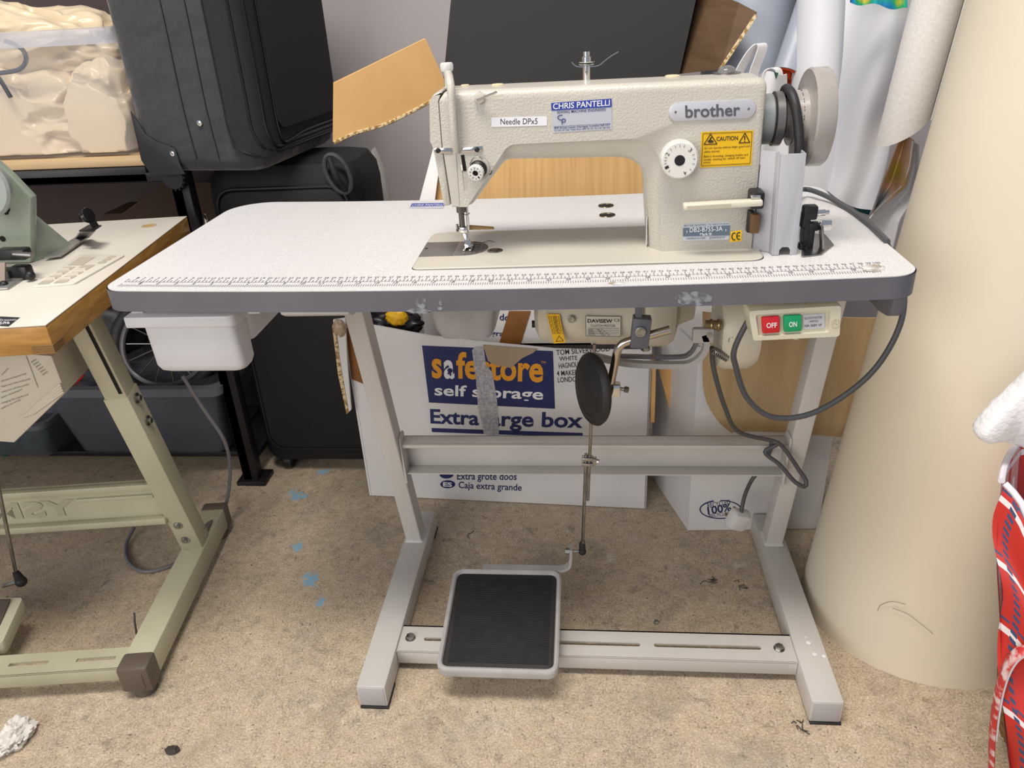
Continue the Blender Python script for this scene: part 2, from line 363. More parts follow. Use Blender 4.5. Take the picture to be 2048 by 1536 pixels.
for x, i in ((xl, 0), (xr, 1)):
    s = 1 if i == 0 else -1
    xa, xb_ = legx(i, zb0+.018)+s*.0172, legx(i, zb1-.018)+s*.0172
    P = [Vector((xa, yb0-.006, zb0+.016)), Vector((xa, yb0+.030, zb0+.016)), Vector((xb_, yb0+.030, zb1-.022)), Vector((xb_, yb0-.006, zb1-.022))]
    B().prism(rpoly(P, .008), (s*.0035, 0, 0), .0008).obj('beam_bracket', m_gpaint, tbl)
# lower slotted bar
bx0, bx1, by0, by1, bz = .3075, 1.0062, .062, .126, .046
slots = [(.352, .395), (.470, .583), (.590, .742), (.766, .951)]
b = B(); sy0, sy1 = .089, .0975
b.bb((bx0, by0, bz-.003), (bx1, sy0, bz)).bb((bx0, sy1, bz-.003), (bx1, by1, bz))
e = [bx0] + [v for s in slots for v in s] + [bx1]
for k in range(0, len(e), 2): b.bb((e[k], sy0, bz-.003), (e[k+1], sy1, bz))
for (s0, s1) in slots:       # round ends
    for x, sg in ((s0, 1), (s1, -1)):
        r = (sy1-sy0)/2; ym = (sy0+sy1)/2
        for q in (0, 1):
            arc = [Vector((x+sg*r*(1-math.cos(t*math.pi/8)), ym+(1 if q else -1)*r*math.sin(t*math.pi/8), bz-.003)) for t in range(5)] + [Vector((x, sy1 if q else sy0, bz-.003))]
            b.prism(arc, (0, 0, .003))
b.bb((bx0, by0, .017), (bx1, by0+.003, bz), .0012).bb((bx0, by1-.003, .017), (bx1, by1, bz))
lb = b.obj('slotted_bar', m_gpaint, tbl)
for px in ((821, 1276), (1558, 1297)):
    p = PZ(bz).at(*px); B().lathe([(.0095, 0), (.0095, .0012), (.0001, .0012)], p, (0, 0, 1)).cyl(p+Vector((0, 0, .001)), p+Vector((0, 0, .0065)), .0078, seg=6, bev=.0008).obj('bolt', m_zinc, lb)
for k, (px, py, r) in enumerate(((1617, 1285, .0042), (1629, 1308, .0036), (1648, 1312, .0034), (1612, 1274, .0015))):
    p = PZ(.0507).at(px, py); B().cyl(p, p+Vector((0, 0, .0004)), r, r*.8, 14).obj('paint_drip', m_white, tbl)
# side plate under the right end
zu = zt(1.03)-TT
B().prism(rpoly([Vector((1.030, .010, zu)), Vector((1.030, .010, zu-.030)), Vector((1.030, .05, zu-.036)), Vector((1.030, .36, zu-.036)), Vector((1.030, .36, zu))], [.001, .018, .02, .004, .001], 4), (.014, 0, 0), .001).obj('side_plate', m_band, tbl)
# white plastic drawer hanging in its rails
m_pl = mat('drawer_plastic', '#cfcfd2', .42, col2='#bfbec0', scale=7)
dr = thing('utility_drawer', 'white plastic drawer hanging under the left end of the grey-edged table', 'drawer', (.09, .12, .61))
FD = PY(.004)
r0 = [FD.at(243, 634), FD.at(484, 633), FD.at(455, 656), FD.at(253, 656)]
zr1, zr0 = FD.at(350, 634).z, FD.at(350, 656).z; x0, x1 = FD.at(244, 634).x, FD.at(462, 634).x
B().prism(rpoly([Vector((x0, .004, zr0)), Vector((x1+.003, .004, zr0)), Vector((x1+.003, .30, zr0)), Vector((x0, .30, zr0))], [.004, .012, .01, .01], 4), (0, 0, zr1-zr0), .002).obj('rim', m_pl, dr)
fx0, fx1, fzb = FD.at(276, 656).x, FD.at(478, 656).x-.012, FD.at(400, 753).z
gx0, gx1 = FD.at(312, 753).x, FD.at(487, 753).x-.004
def rr(x0, x1, y0, y1, z, r=.012): return rpoly([Vector((x0, y0, z)), Vector((x1, y0, z)), Vector((x1, y1, z)), Vector((x0, y1, z))], r, 5)
B().loft([rr(fx0, fx1, .012, .062, zr0+.004), rr(gx0-.004, gx1+.004, .014, .058, fzb+.012), rr(gx0-.001, gx1+.001, .017, .055, fzb+.004), rr(gx0+.006, gx1-.006, .022, .050, fzb)]).obj('deep_tray', m_pl, dr)
B().loft([rr(fx0+.004, fx1+.004, .056, .290, zr0+.004), rr(gx0, gx1+.004, .058, .270, fzb+.042), rr(gx0+.003, gx1+.001, .062, .264, fzb+.030), rr(gx0+.008, gx1-.005, .068, .258, fzb+.027)]).obj('shallow_tray', m_pl, dr)
for x in (x0+.004, x1+.016): B().bb((x, .02, zr1-.004), (x+.018, .33, zt(.1)-TT), .002).obj('rail', m_pl, dr)
B().prism(rpoly([Vector((x1+.048, y, z)) for y, z in ((.05, .730), (.05, .700), (.07, .690), (.22, .690), (.26, .728))], [.001, .012, .012, .02, .002], 4), (.10, 0, 0), .003).obj('rail_cover', m_pl, dr)
# ------------------------------------------------------------------ sewing machine
BZ = zt(.65)+.0022
m_cream = mat('cream_crackle_paint', '#c6c1b6', .36, col2='#c0bbb0', scale=8, bump=.8, bscale=360, bdist=.0011, coat=.15)
m_creams = mat('cream_smooth_paint', '#c5c0b4', .36, col2='#bfbaae', scale=9, coat=.15)
m_ivory = mat('ivory_plastic', '#d8d2c0', .4)
m_dark = mat('black_part', '#151417', .45)
m_slot = mat('slot_black', '#0a090a', .9)
sm = thing('sewing_machine', 'cream lockstitch sewing machine with brother nameplate on the speckled white table', 'sewing machine', (.65, .169, .75))
FY = .125; FP = PY(FY); YM = .169
# bed
b = B(); P = rpoly([Vector((.4096, .0795, 0)), Vector((.8867, .0795, 0)), Vector((.8867, .258, 0)), Vector((.4096, .258, 0))], [.012, .02, .02, .022], 6)
def zz(p, dz): return Vector((p.x, p.y, zt(p.x)+dz))
cxy = Vector((.648, .169, 0)); ins = lambda p, k: Vector((p.x+(cxy.x-p.x)*k/.24, p.y+(cxy.y-p.y)*k/.09, 0))
b.loft([[zz(p, -.03) for p in P], [zz(p, .0014) for p in P], [zz(ins(p, .0008), .0021) for p in P], [zz(ins(p, .002), .0024) for p in P]])
bed = b.obj('bed', m_creams, sm)
b = B(); b.loft([[zz(ins(p, -.0010), .0003) for p in P], [zz(ins(p, -.0001), .0003) for p in P]], False, False); b.obj('bed_gap', m_slot, sm)
# body: arm, column and needle head lofted front to back
def px(x, y): v = FP.at(x, y); return v.x, v.z
ZT = .977; ZC = BZ-.001
xR = px(1506, 500)[0]
def ring(y, t, zt_, e):
    """t 0 front face outline .. 1 full section; e edge inset of top and right"""
    def L(a, c): A, C = px(*a), px(*c); return (A[0]+(C[0]-A[0])*t, A[1]+(C[1]-A[1])*t)
    pts = [px(904, 414), L((934, 414), (943, 414)), L((1017, 289), (1008, 325)), L((1320, 275), (1289, 320)), (L((1322, 500), (1300, 500))[0], ZC),
           (xR-e, ZC), (xR-e-.001, zt_), (px(886, 180)[0]+0*e, zt_), px(878, 200), px(885, 291)]
    rad = [.001, .004, .02, .040, .002, .002, .012, .012, .004, .004]
    return [Vector((p.x, y, p.y)) for p in rpoly([Vector(p) for p in pts], rad, 6)]
rings = [ring(.125, 0, ZT-.0085, .004), ring(.1264, .04, ZT-.0045, .0018), ring(.1295, .12, ZT-.0015, .0004), ring(.134, .35, ZT, 0), ring(.142, .8, ZT, 0), ring(.150, 1, ZT, 0),
         ring(.195, 1, ZT, 0), ring(.206, 1, ZT-.0015, .0004), ring(.212, 1, ZT-.0085, .004)]
body = B().loft(rings).obj('arm_body', m_cream, sm, ang=50)
# face plate at the needle end
fpts = [px(888, 413), px(901, 413), px(883.5, 291), px(876.5, 200), px(884.5, 180), px(884, 176), px(862, 180), px(856, 190), px(858.5, 283), px(865, 297), px(868.5, 314)]
def fring(y, k):
    c = Vector((px(872, 300))); return [Vector((c.x+(p.x-c.x)*(1-k), y, c.y+(p.y-c.y)*(1-k*.25))) for p in rpoly([Vector(p) for p in fpts[:5]+[(fpts[5][0], ZT-.001), (px(866, 178)[0], ZT-.001), (fpts[7][0], ZT-.012)]+fpts[8:]], [.003]*5+[.004, .01, .01, .003, .003, .002], 4)]
B().loft([fring(.127, .12), fring(.1285, .03), fring(.132, 0), fring(.206, 0), fring(.211, .12)]).obj('face_plate', m_cream, sm)
B().loft([[p+Vector((0, .0, 0)) for p in [Vector((px(880, 0)[0]-.002, y, z)) for y, z in ((.131, ZT-.004), (.207, ZT-.004), (.207, px(0, 300)[1]), (.131, px(0, 300)[1]))]], [Vector((px(886, 0)[0]+.002, y, z)) for y, z in ((.131, ZT-.004), (.207, ZT-.004), (.207, px(0, 300)[1]), (.131, px(0, 300)[1]))]]).obj('seam_dark', m_slot, sm)  # black fill added for the darkness inside the open seam
# presser bar regulator on top and the long take-up cover
kx = PY(YM).at(896, 165).x
B().lathe([(.0046, -.02), (.0046, .020), (.0062, .022), (.0068, .024)], (kx, YM, ZT), (0, 0, 1), 24).obj('pressure_post', m_ivory, sm)
b = B(); b.lathe([(.0040, .020), (.0078, .0215), (.0083, .0235), (.0083, .0300), (.0076, .0318), (.0001, .0322)], (kx, YM, ZT), (0, 0, 1), 28)
for k in range(20): a = k*math.pi/10; b.box((kx+.0082*math.cos(a), YM+.0082*math.sin(a), ZT+.027), (.0009, .0009, .0062), rz=a)
b.obj('pressure_knob', mat('white_knob', '#dedcd8', .4), sm)
pts = [PY(.150).at(897, 150), PY(.124).at(899, 160), PY(.114).at(902, 178), PY(.112).at(904, 210), PY(.112).at(908, 265), PY(.116).at(912, 296), PY(.124).at(915, 301)]
B().tube(pts, lambda t: .0060*(1-.28*t), 12, 6).obj('take_up_cover', m_cream, sm)
B().box(PY(.118).at(915.5, 299), (.0042, .004, .0055), .001).obj('cover_clip', m_steel, sm)
def slot(name, p0, p1, w, m=m_slot, y=.1249, d=.0012):
    a, c = PY(y).at(*p0), PY(y).at(*p1); return B().bar(a, c, w, d).obj(name, m, sm)
slot('take_up_slot', (909.5, 215), (914.5, 288), .0032); slot('tension_slot', (925, 310), (930, 342), .0046)
# two chrome thread clips with black screws
for p0, p1, sc_ in (((868, 301), (904, 301), (876, 301)), ((924, 301), (965, 297), (954, 299))):
    a, c = PY(.124).at(*p0), PY(.124).at(*p1); B().bar(a, c, .0024, .0075, .0008, up=(0, -1, 0)).obj('thread_clip', m_chrome, sm)
    s = PY(.1222).at(*sc_); B().lathe([(.0034, 0), (.0034, .0014), (.0012, .0018), (.0001, .0012)], s, (0, -1, 0), 16).obj('clip_screw', m_dark, sm)
# recessed channel beside the seam
B().prism(rpoly([PY(.1246).at(*p) for p in ((888, 309), (912, 309), (919, 412), (904, 412))], .002), (0, -.0006, 0)).obj('head_channel', m_creams, sm)
# thread guide near the top of the head
g = PY(.1235).at(959, 196)
B().cyl(g+Vector((0, .004, 0)), g-Vector((0, .004, 0)), .0082, .0072, seg=6, bev=.0008).obj('thread_guide_base', m_cream, sm)
B().tube([PY(.117).at(953, 200), PY(.116).at(962, 197), PY(.114).at(978, 190), PY(.111).at(991, 185), PY(.111).at(993, 183)], .0014, 8, 4).obj('thread_guide_wire', m_chrome, sm)
# thread tension dial
t0 = PY(.124).at(958, 336); t1 = PY(.103).at(950.5, 347); ax = (t1-t0).normalized()
B().lathe([(.0145, 0), (.0145, .002), (.012, .0025)], t0, (0, -1, 0)).obj('tension_base', m_creams, sm)
B().lathe([(.006, 0), (.0118, .003), (.0118, .0046), (.009, .006), (.0118, .0075), (.0112, .009), (.006, .0125)], t0, ax, 28).obj('tension_discs', m_dark, sm)
b = B(); b.lathe([(.008, -.009), (.0100, -.008), (.0104, -.001), (.0096, 0), (.0040, .0002), (.0038, -.003), (.0001, -.003)], t1, ax, 36)
for k in range(24):
    a = k*math.pi/12; u = ax.orthogonal().normalized(); v = ax.cross(u); b.box(t1-ax*.0045+(u*math.cos(a)+v*math.sin(a))*.0103, (.0009, .0009, .0062), M=rot_to(ax))
td = b.obj('tension_dial', mat('white_dial', '#dddbd6', .4), sm)
B().cyl(t1-ax*.0028, t1-ax*.0022, .0038).obj('dial_hole', m_slot, td)
ux = Vector((1, 0, 0)); ux = (ux-ax*ux.dot(ax)).normalized(); uy = ax.cross(ux)
if uy.z < 0: uy = -uy
b = B()
for k, s in enumerate('3 2 1 0 4'.split()):
    a = math.radians(95-k*72); c = t1+ax*.0005+(ux*math.cos(a)+uy*math.sin(a))*.0068; rd = ux*math.cos(a)+uy*math.sin(a); tg = ux*math.sin(a)-uy*math.cos(a)
    put_text(b, s, c-tg*.001-rd*.0015, tg*.0021, rd*.003)
    a2 = a-math.radians(36); rd = ux*math.cos(a2)+uy*math.sin(a2); b.bar(t1+ax*.0004+rd*.0062, t1+ax*.0004+rd*.0085, .0006, .0003)
b.obj('dial_numbers', m_ink, td, smooth=False)
B().tube([t0+Vector((-.012, -.004, .006)), t0+Vector((-.006, -.006, .014)), t0+Vector((.002, -.006, .0155)), t0+Vector((.006, -.005, .012))], .0006, 6, 5).obj('check_spring', m_steel, sm)
B().tube([PY(.119).at(923, 330), PY(.117).at(925, 345), PY(.119).at(927, 360), PY(.121).at(929, 381)], .0007, 6, 4).obj('thread_spring', m_chrome, sm)
B().tube([PY(.119).at(984, 341), PY(.117).at(982, 347), PY(.119).at(979, 349)], .0008, 6, 3).obj('small_hook', m_dark, sm)
# top: plugs, sight glass, spool tension post
for x, y_, r in ((930, 171, .006), (995, 169.5, .0085), (1345, 152, .010)):
    p = PZ(ZT+.0005).at(x, y_); B().lathe([(r, -.002), (r, .0004), (r*.85, .0012), (.0001, .0014)], p, (0, 0, 1), 24).obj('top_plug', mat('plug_yellowed', '#d9c9a4', .5), sm)
p = PZ(ZT).at(1453, 147)
B().lathe([(.0185, -.001), (.0185, .0012), (.0135, .0018), (.0125, .0005)], p, (0, 0, 1), 30).obj('sight_glass_rim', m_steel, sm)
B().lathe([(.0125, 0), (.012, .004), (.0095, .0075), (.005, .0098), (.0001, .0105)], p, (0, 0, 1), 28).obj('sight_glass', mat('clear_dome', '#e8e8e8', .05, trans=.9), sm)
p = PZ(ZT).at(1173, 159)
zc = PY(p.y).at(1173, 131).z
b = B().cyl(p-Vector((0, 0, .002)), p+Vector((0, 0, zc-ZT)), .0050, seg=20).obj('spool_post', m_chrome, sm)
B().cyl(Vector((p.x, p.y-.0052, ZT+.010)), Vector((p.x, p.y-.0042, ZT+.010)), .0016, seg=12).obj('post_screw', m_steel, sm)
b = B(); b.lathe([(.0105, 0), (.0115, .0008), (.0108, .0014), (.0075, .0018), (.0108, .0030), (.0112, .0042), (.006, .0048), (.006, .0098), (.0045, .0105), (.0045, .0165), (.0001, .0170)], (p.x, p.y, zc+.001), (0, 0, 1), 28)
b.obj('tension_stack', m_chrome, sm)
yy = p.y
B().strip([PY(yy).at(1144, 124), PY(yy).at(1148, 129), PY(yy).at(1156, 133), PY(yy).at(1173, 133), PY(yy).at(1196, 131), PY(yy).at(1206, 124), PY(yy).at(1220, 113), PY(yy).at(1237, 103)], (0, 1, 0), .006, .0012, 4).obj('thread_arm', m_chrome, sm)
# stickers and plates on the front
SP = Plane((0, FY, 0), (0, -1, 0))
q = quad_px('needle_label', mat('label_white', '#e4e4ea', .5), sm, SP, ((983, 235), (1094, 232.5), (1094, 251), (983, 254)))
b = B(); text_px(b, SP, 'Needle DPx5', (1001, 249), (1075, 248), (1001, 237.5)); b.obj('lettering', m_ink, q, smooth=False)
q = quad_px('engineer_sticker', mat('sticker_silver', '#b9bdc6', .4), sm, SP, ((1102, 206), (1223, 197), (1224, 258), (1106, 265.5)))
quad_px('sticker_band', mat('sticker_blue', '#2a3f9e', .45), q, SP, ((1102, 206), (1223, 197), (1223.5, 214), (1103, 221.5)), .0008, .0002)
b = B(); text_px(b, SP, 'CHRIS PANTELLI', (1106, 218.5), (1219.5, 211), (1106, 207), .0014, .012); b.obj('lettering', m_white, q, smooth=False)
m_blue = mat('ink_blue', '#2a3672', .5)
b = B(); text_px(b, SP, 'SEWING MACHINE ENGINEERS', (1114, 227.5), (1211.5, 221.5), (1114, 222), .0010, .004)
text_px(b, SP, '409 Green Lanes, Haringey, London N4 1EY', (1108, 258.5), (1220, 252), (1108, 254), .0010)
text_px(b, SP, 'Tel: 0181-341 5565  Mobile Phone: 0836 325 165  Fax: 0181-348 5550', (1108, 263), (1220, 256.5), (1108, 259.6), .0010)
C_ = [SP.at(*p, .001) for p in ((1125, 230), (1119, 231), (1115.5, 234), (1117, 238), (1122, 240), (1126, 239))]
D_ = [SP.at(*p, .001) for p in ((1124, 249), (1124, 239), (1129, 238), (1131, 241), (1129, 244), (1124, 244))]
b.tube(C_, .0005, 5, 4); b.tube(D_, .0005, 5, 3); b.bar(SP.at(1107, 253.5, .001), SP.at(1221, 247, .001), .0003, .0003); b.obj('small_print', m_blue, q, smooth=False)
# nameplate capsule
cl, cr = SP.at(1356, 223.5, .0003), SP.at(1493, 217.5, .0003); hv = (SP.at(1425, 201.5)-SP.at(1425, 239.5))/2; R_ = hv.length; pu = (cr-cl).normalized(); pv = Vector((0, -1, 0)).cross(pu)
if pv.z < 0: pv = -pv
pts = [cr+pu*R_*math.sin(t*math.pi/14)+pv*R_*math.cos(t*math.pi/14) for t in range(15)] + [cl-pu*R_*math.sin(t*math.pi/14)-pv*R_*math.cos(t*math.pi/14) for t in range(15)]
np_ = B().prism(pts, (0, -.0016, 0), .0005).obj('name_plate', mat('plate_silver', '#c6c6ce', .35, .2), sm)
m_grey = mat('lettering_grey', '#56565e', .5)
b = B(); text_px(b, SP, 'brother', (1371, 235.5), (1480.5, 231), (1370, 211), .0024, .02); b.obj('lettering', m_grey, np_, smooth=False)
for x, y_ in ((1351, 224), (1497, 217.5)):
    c = SP.at(x, y_, .0018); B().lathe([(.0016, 0), (.0013, .0007), (.0001, .001)], c, (0, -1, 0), 12).obj('rivet', m_steel, np_)
# yellow caution sticker
m_yel = mat('caution_yellow', '#e6b513', .45)
q = quad_px('caution_sticker', m_yel, sm, SP, ((1402.5, 264), (1507, 260), (1503, 330.5), (1400, 335.5)))
b = B()
def lines(b, pl, pts, r=.0005, off=.001, close=True):
    P = [pl.at(*p, off) for p in pts]
    for i in range(len(P) if close else len(P)-1): b.bar(P[i], P[(i+1) % len(P)], r, .0003, up=pl.n.cross((P[(i+1) % len(P)]-P[i])))
lines(b, SP, ((1406, 267), (1504, 263.3), (1500, 327), (1403, 331.5)))
for tri in (((1421, 268), (1434, 288), (1408, 289)), ((1490, 266), (1499.5, 285), (1478, 286))): lines(b, SP, tri, .0011)
poly_px(b, SP, blob(1421, 283, 7, 3.4, 3, 14, .2), .0008, .0002); b.bar(SP.at(1423, 274, .001), SP.at(1419, 281, .001), .0018, .0003)
b.bar(SP.at(1489.5, 272, .001), SP.at(1489.3, 280, .001), .0014, .0003); poly_px(b, SP, blob(1489.2, 283, 1.2, 1.2, 2, 8, 0), .0008, .0002)
text_px(b, SP, 'CAUTION', (1433, 282), (1476, 280), (1433, 273.5), .001, .02)
for s, p0, p1, ph in (('Do not operate without finger guard and', (1409, 298.5), (1499, 294), (1409, 294.5)), ('safety devices.', (1408.5, 305.5), (1440, 304), (1408.5, 301.5)), ('Before threading, changing bobbin and', (1408, 315), (1496, 311), (1408, 311)),
                      ('needle, cleaning etc. switch off main', (1407.5, 321.5), (1490, 317), (1407.5, 317.5)), ('switch.', (1407, 327), (1422, 326.5), (1407, 323))): text_px(b, SP, s, p0, p1, ph, .001, .006)
b.obj('caution_print', mat('caution_ink', '#3a2c10', .6), q, smooth=False)
# model plate and CE mark
q = quad_px('model_plate', mat('plate_silver2', '#b9bec6', .35), sm, SP, ((1366, 448), (1460, 443.5), (1458, 479), (1365.5, 482)), r=.002)
quad_px('plate_band', mat('band_slate', '#5b6a7a', .4), q, SP, ((1366, 456), (1460, 450.5), (1459, 470.5), (1366, 473)), .0008, .0002)
b = B(); text_px(b, SP, 'DB2-B755-3A', (1379.5, 464.5), (1445, 461.5), (1379.5, 455.5), .0014); text_px(b, SP, 'Mark III', (1400, 471.5), (1423, 470.5), (1400, 466), .0014, .01)
text_px(b, SP, ',', (1373, 464), (1374.5, 464), (1373, 461), .0014); text_px(b, SP, ',', (1451, 461), (1452.5, 461), (1451, 458), .0014); b.obj('lettering', m_white, q, smooth=False)
b = B(); text_px(b, SP, 'BROTHER INDUSTRIES LTD. NAGOYA JAPAN', (1368, 453.5), (1458, 449), (1368, 449.5), .001); text_px(b, SP, 'ASSEMBLED IN CHINA', (1373, 479), (1411, 477.5), (1373, 475.5), .001); text_px(b, SP, 'D9995247', (1419, 478), (1451, 476), (1419, 474), .001); b.obj('small_print', m_grey, q, smooth=False)
q = quad_px('ce_sticker', m_yel, sm, SP, ((1461, 463.5), (1483.5, 460), (1483, 482), (1459.5, 484.5)))
b = B()
for cx, cy, bar_ in ((1468.5, 473, 0), (1478, 472, 1)):
    P = [SP.at(cx+4.6*math.cos(math.radians(a)), cy+7*math.sin(math.radians(a)), .001) for a in range(300, 58, -15)]; b.strip(P, (0, -1, 0), .0003, .0014)
    if bar_: b.bar(SP.at(cx-3, cy, .001), SP.at(cx+2, cy, .001), .0003, .0013, up=(0, -1, 0))
b.obj('ce_mark', m_ink, q, smooth=False)
# stitch-length dial
d0, d1 = PY(FY).at(1357, 315), PY(.103).at(1359.5, 321); c = d1; R_ = .0235
b = B(); b.lathe([(R_*.80, -.024), (R_*.98, -.022), (R_*1.0, -.003), (R_*.97, -.0008), (R_*.93, 0), (.0068, 0), (.0066, -.0015), (.0001, -.0015)], c, (0, -1, 0), 56)
for k in range(64): a = k*math.pi/32; b.box(c+Vector((R_*.995*math.cos(a), .0115, R_*.995*math.sin(a))), (.0011, .019, .0011))
sd = b.obj('stitch_dial', mat('white_dial', '#dddbd6', .4), sm)
B().lathe([(.0064, -.001), (.0064, .0006), (.003, .0008), (.0001, .0002)], c, (0, -1, 0), 20).obj('dial_screw', m_dark, sd)
b = B()
for k, (s, a) in enumerate((('1', 207), ('2', 152), ('3', 45), ('4', -64))):
    a = math.radians(a); rd = Vector((math.cos(a), 0, math.sin(a))); tg = Vector((math.sin(a), 0, -math.cos(a))); put_text(b, s, c+Vector((0, -.0004, 0))+rd*R_*.66-tg*.0018, tg*.0036, rd*.0050)
for a in (225, 190, 178, 166, 130, 110, 92, 75, 22, 5, -15, -40): a = math.radians(a); rd = Vector((math.cos(a), 0, math.sin(a))); b.bar(c+Vector((0, -.0003, 0))+rd*R_*.72, c+Vector((0, -.0003, 0))+rd*R_*.84, .0007, .0003, up=(0, -1, 0))
b.obj('dial_numbers', m_ink, sd, smooth=False)
# reverse lever
a, c = PY(.093).at(1366, 413), PY(.093).at(1524, 404)
lv = B().bar(a, c, .016, .0078, .0022, up=(0, 1, 0)).obj('reverse_lever', m_ivory, sm)
b = B()
for k in range(5): o = Vector((0, -.0081, -.0025+.0011*k)); b.bar(a+(c-a)*.04+o, a+(c-a)*.6+o, .0004, .0004)
b.obj('lever_ribs', mat('ivory_rib', '#bfb8a4', .5), lv)
B().box(PY(.115).at(1511, 396), (.017, .034, .022), .003).obj('lever_pivot', m_dark, sm)
B().box(PY(.098).at(1511, 393), (.012, .010, .004), .001).obj('pivot_clip', m_chrome, sm)
B().box(PY(.121).at(1500, 442), (.008, .012, .03), .002).obj('pivot_housing', m_dark, sm)
B().box(PY(.112).at(1509, 446), (.012, .012, .026), .002).obj('brown_block', mat('brown_bakelite', '#6b4b2a', .5), sm)
# thread on the column edge
B().strip([Vector((px(1300, 470)[0]-.003, .15, z)) for z in (.755, .775, .800)], (0, 1, 0), .012, .0004).obj('side_sticker', m_white, sm)
# needle plate, slide plate, screw cover
BP = PZ(BZ+.0008)
m_np = mat('needle_plate_steel', '#7f7b7a', .4, .35, col2='#74706f', scale=30)
y0, y1 = .131, .201
x0 = .4098; xm = BP.at(912, 500).x; xe = BP.at(976, 497).x
B().prism([Vector((x0, y0, BZ-.001)), Vector((xm-.0004, y0, BZ-.001)), Vector((xm-.0004, y1, BZ-.001)), Vector((x0, y1, BZ-.001))], (0, 0, .0018), .0003).obj('slide_plate', m_np, sm)
P = [Vector((xm, y0, BZ-.001)), Vector((xe-.034, y0, BZ-.001))] + [Vector((xe-.034+.034*math.sin(t*math.pi/16), (y0+y1)/2-(y1-y0)/2*math.cos(t*math.pi/16), BZ-.001)) for t in range(1, 16)] + [Vector((xe-.034, y1, BZ-.001)), Vector((xm, y1, BZ-.001))]
npl = B().prism(P, (0, 0, .0019), .0003).obj('needle_plate', m_np, sm)
b = B()
for x in (935, 947, 957, 966): xx = BP.at(x, 497).x; hw = math.sqrt(max(0, 1-max(0, (xx-xe+.034)/.034)**2))*.034; b.bb((xx-.00022, .166-hw, BZ+.0009), (xx+.00022, .166+hw, BZ+.0011))
for yy in (.150, .170, .184): b.bb((xm+.022, yy-.0007, BZ+.0009), (xm+.034, yy+.0007, BZ+.0011))
b.obj('plate_marks', mat('mark_grey', '#3c3a3a', .6), npl, smooth=False)
c = BP.at(853, 497); B().cyl(c-Vector((0, 0, .001)), c+Vector((0, 0, .0004)), .0022, seg=14).obj('plate_hole', m_slot, sm)
c = BP.at(990, 501.5); o = B().lathe([(.0115, -.0005), (.0115, .0006), (.0105, .0009), (.0001, .0009)], c, (0, 0, 1), 28).obj('screw_cover', m_steel, sm)
for dx, dy in ((-.006, 0), (.005, .003), (.003, -.005)): B().cyl(c+Vector((dx, dy, .0008)), c+Vector((dx, dy, .0012)), .0016, seg=10).obj('cover_hole', m_slot, o)
# needle bar, presser bar, foot
def NP(x, y, Y=YM): return PY(Y).at(x, y)
zc0 = NP(922, 413).z; nx = NP(922, 420).x; n2 = NP(925, 480).x
b = B(); b.cyl((nx, YM, zc0+.004), (nx, YM, NP(922, 424).z), .0068, seg=20).cyl((nx, YM, NP(922, 424).z), (nx, YM, NP(922, 456).z), .0042, seg=18); b.obj('presser_bar', mat('dark_steel', '#6b675f', .35, .8), sm)
b = B(); b.cyl((nx+.008, YM+.004, zc0+.004), (nx+.008, YM+.004, NP(930, 462).z), .0022, seg=14); b.obj('needle_bar', m_chrome, sm)
b = B(); b.cyl((nx-.0055, YM-.002, NP(915, 455).z), (nx-.0085, YM-.002, NP(915, 455).z), .0055, seg=18, bev=.0006).cyl((nx-.0085, YM-.002, NP(915, 455).z), (nx+.005, YM-.002, NP(915, 455).z), .002, seg=10); b.obj('foot_thumbscrew', m_steel, sm)
b = B(); b.box((nx+.0025, YM-.003, NP(925, 459).z), (.011, .009, .0095), .0015); zs = NP(925, 464).z
b.bar((nx+.003, YM-.003, zs), (nx+.007, YM-.006, BZ+.014), .0065, .005, .001).bar((nx+.007, YM-.006, BZ+.015), (nx+.0085, YM-.012, BZ+.004), .009, .004, .001)
for s in (-.0045, .0045): b.bar((nx+.0085+s, YM+.004, BZ+.0026), (nx+.0075+s, YM-.020, BZ+.0026), .0036, .0022, .0006)
b.box((nx+.0085, YM-.005, BZ+.006), (.013, .008, .005), .001); b.obj('presser_foot', m_chrome, sm)
B().cyl((nx+.008, YM+.001, NP(930, 462).z), (nx+.008, YM-.002, BZ+.001), .0007, .0004, 8).obj('needle', m_chrome, sm)
B().tube([(nx+.003, YM, zc0-.010), (nx+.008, YM-.006, zc0-.011), (nx+.013, YM-.003, zc0-.009)], .0006, 6, 4).obj('bar_thread_hook', m_steel, sm)
P = [NP(936, 453, .175), NP(939, 460, .175), NP(988, 459, .19), NP(986, 456.5, .19)]
B().prism(P, (0, .006, .001), .0005).obj('wooden_guard', mat('tan_wood', '#a98a52', .6), sm)
tp = [BP.at(*p)+Vector((0, 0, .001+.002*math.sin(i))) for i, p in enumerate(((937, 491), (950, 488), (965, 489), (978, 483), (995, 484), (1015, 475)))]
B().tube(tp, .0004, 5, 5).obj('loose_thread', m_dark, sm)
# handwheel, pulley and shaft on the right
AZ = .921; axx = Vector((1, 0, 0)); m_hw = mat('handwheel_grey', '#a39d98', .28, coat=.3)
B().lathe([(.030, 0), (.032, .002), (.032, .016), (.030, .018), (.012, .0185)], (xR-.001, YM, AZ), axx, 40).obj('shaft_cover', mat('grey_casting', '#8b9190', .5, .3), sm)
B().lathe([(.010, .018), (.0345, .0185), (.0345, .028), (.026, .032), (.026, .036), (.0345, .040), (.0345, .046), (.016, .047), (.016, .060)], (xR, YM, AZ), axx, 40).obj('belt_pulley', mat('pulley_metal', '#7d7a78', .35, .6), sm)
hx = PY(YM).at(1584, 232).x
b = B(); b.lathe([(.012, -.004), (.030, -.004), (.0345, -.001), (.036, .014), (.040, .016), (.0600, .0165), (.0620, .019), (.0622, .038), (.0600, .041), (.010, .041)], (hx, YM, AZ), axx, 64)
hw = b.obj('handwheel', m_hw, sm)
b = B()
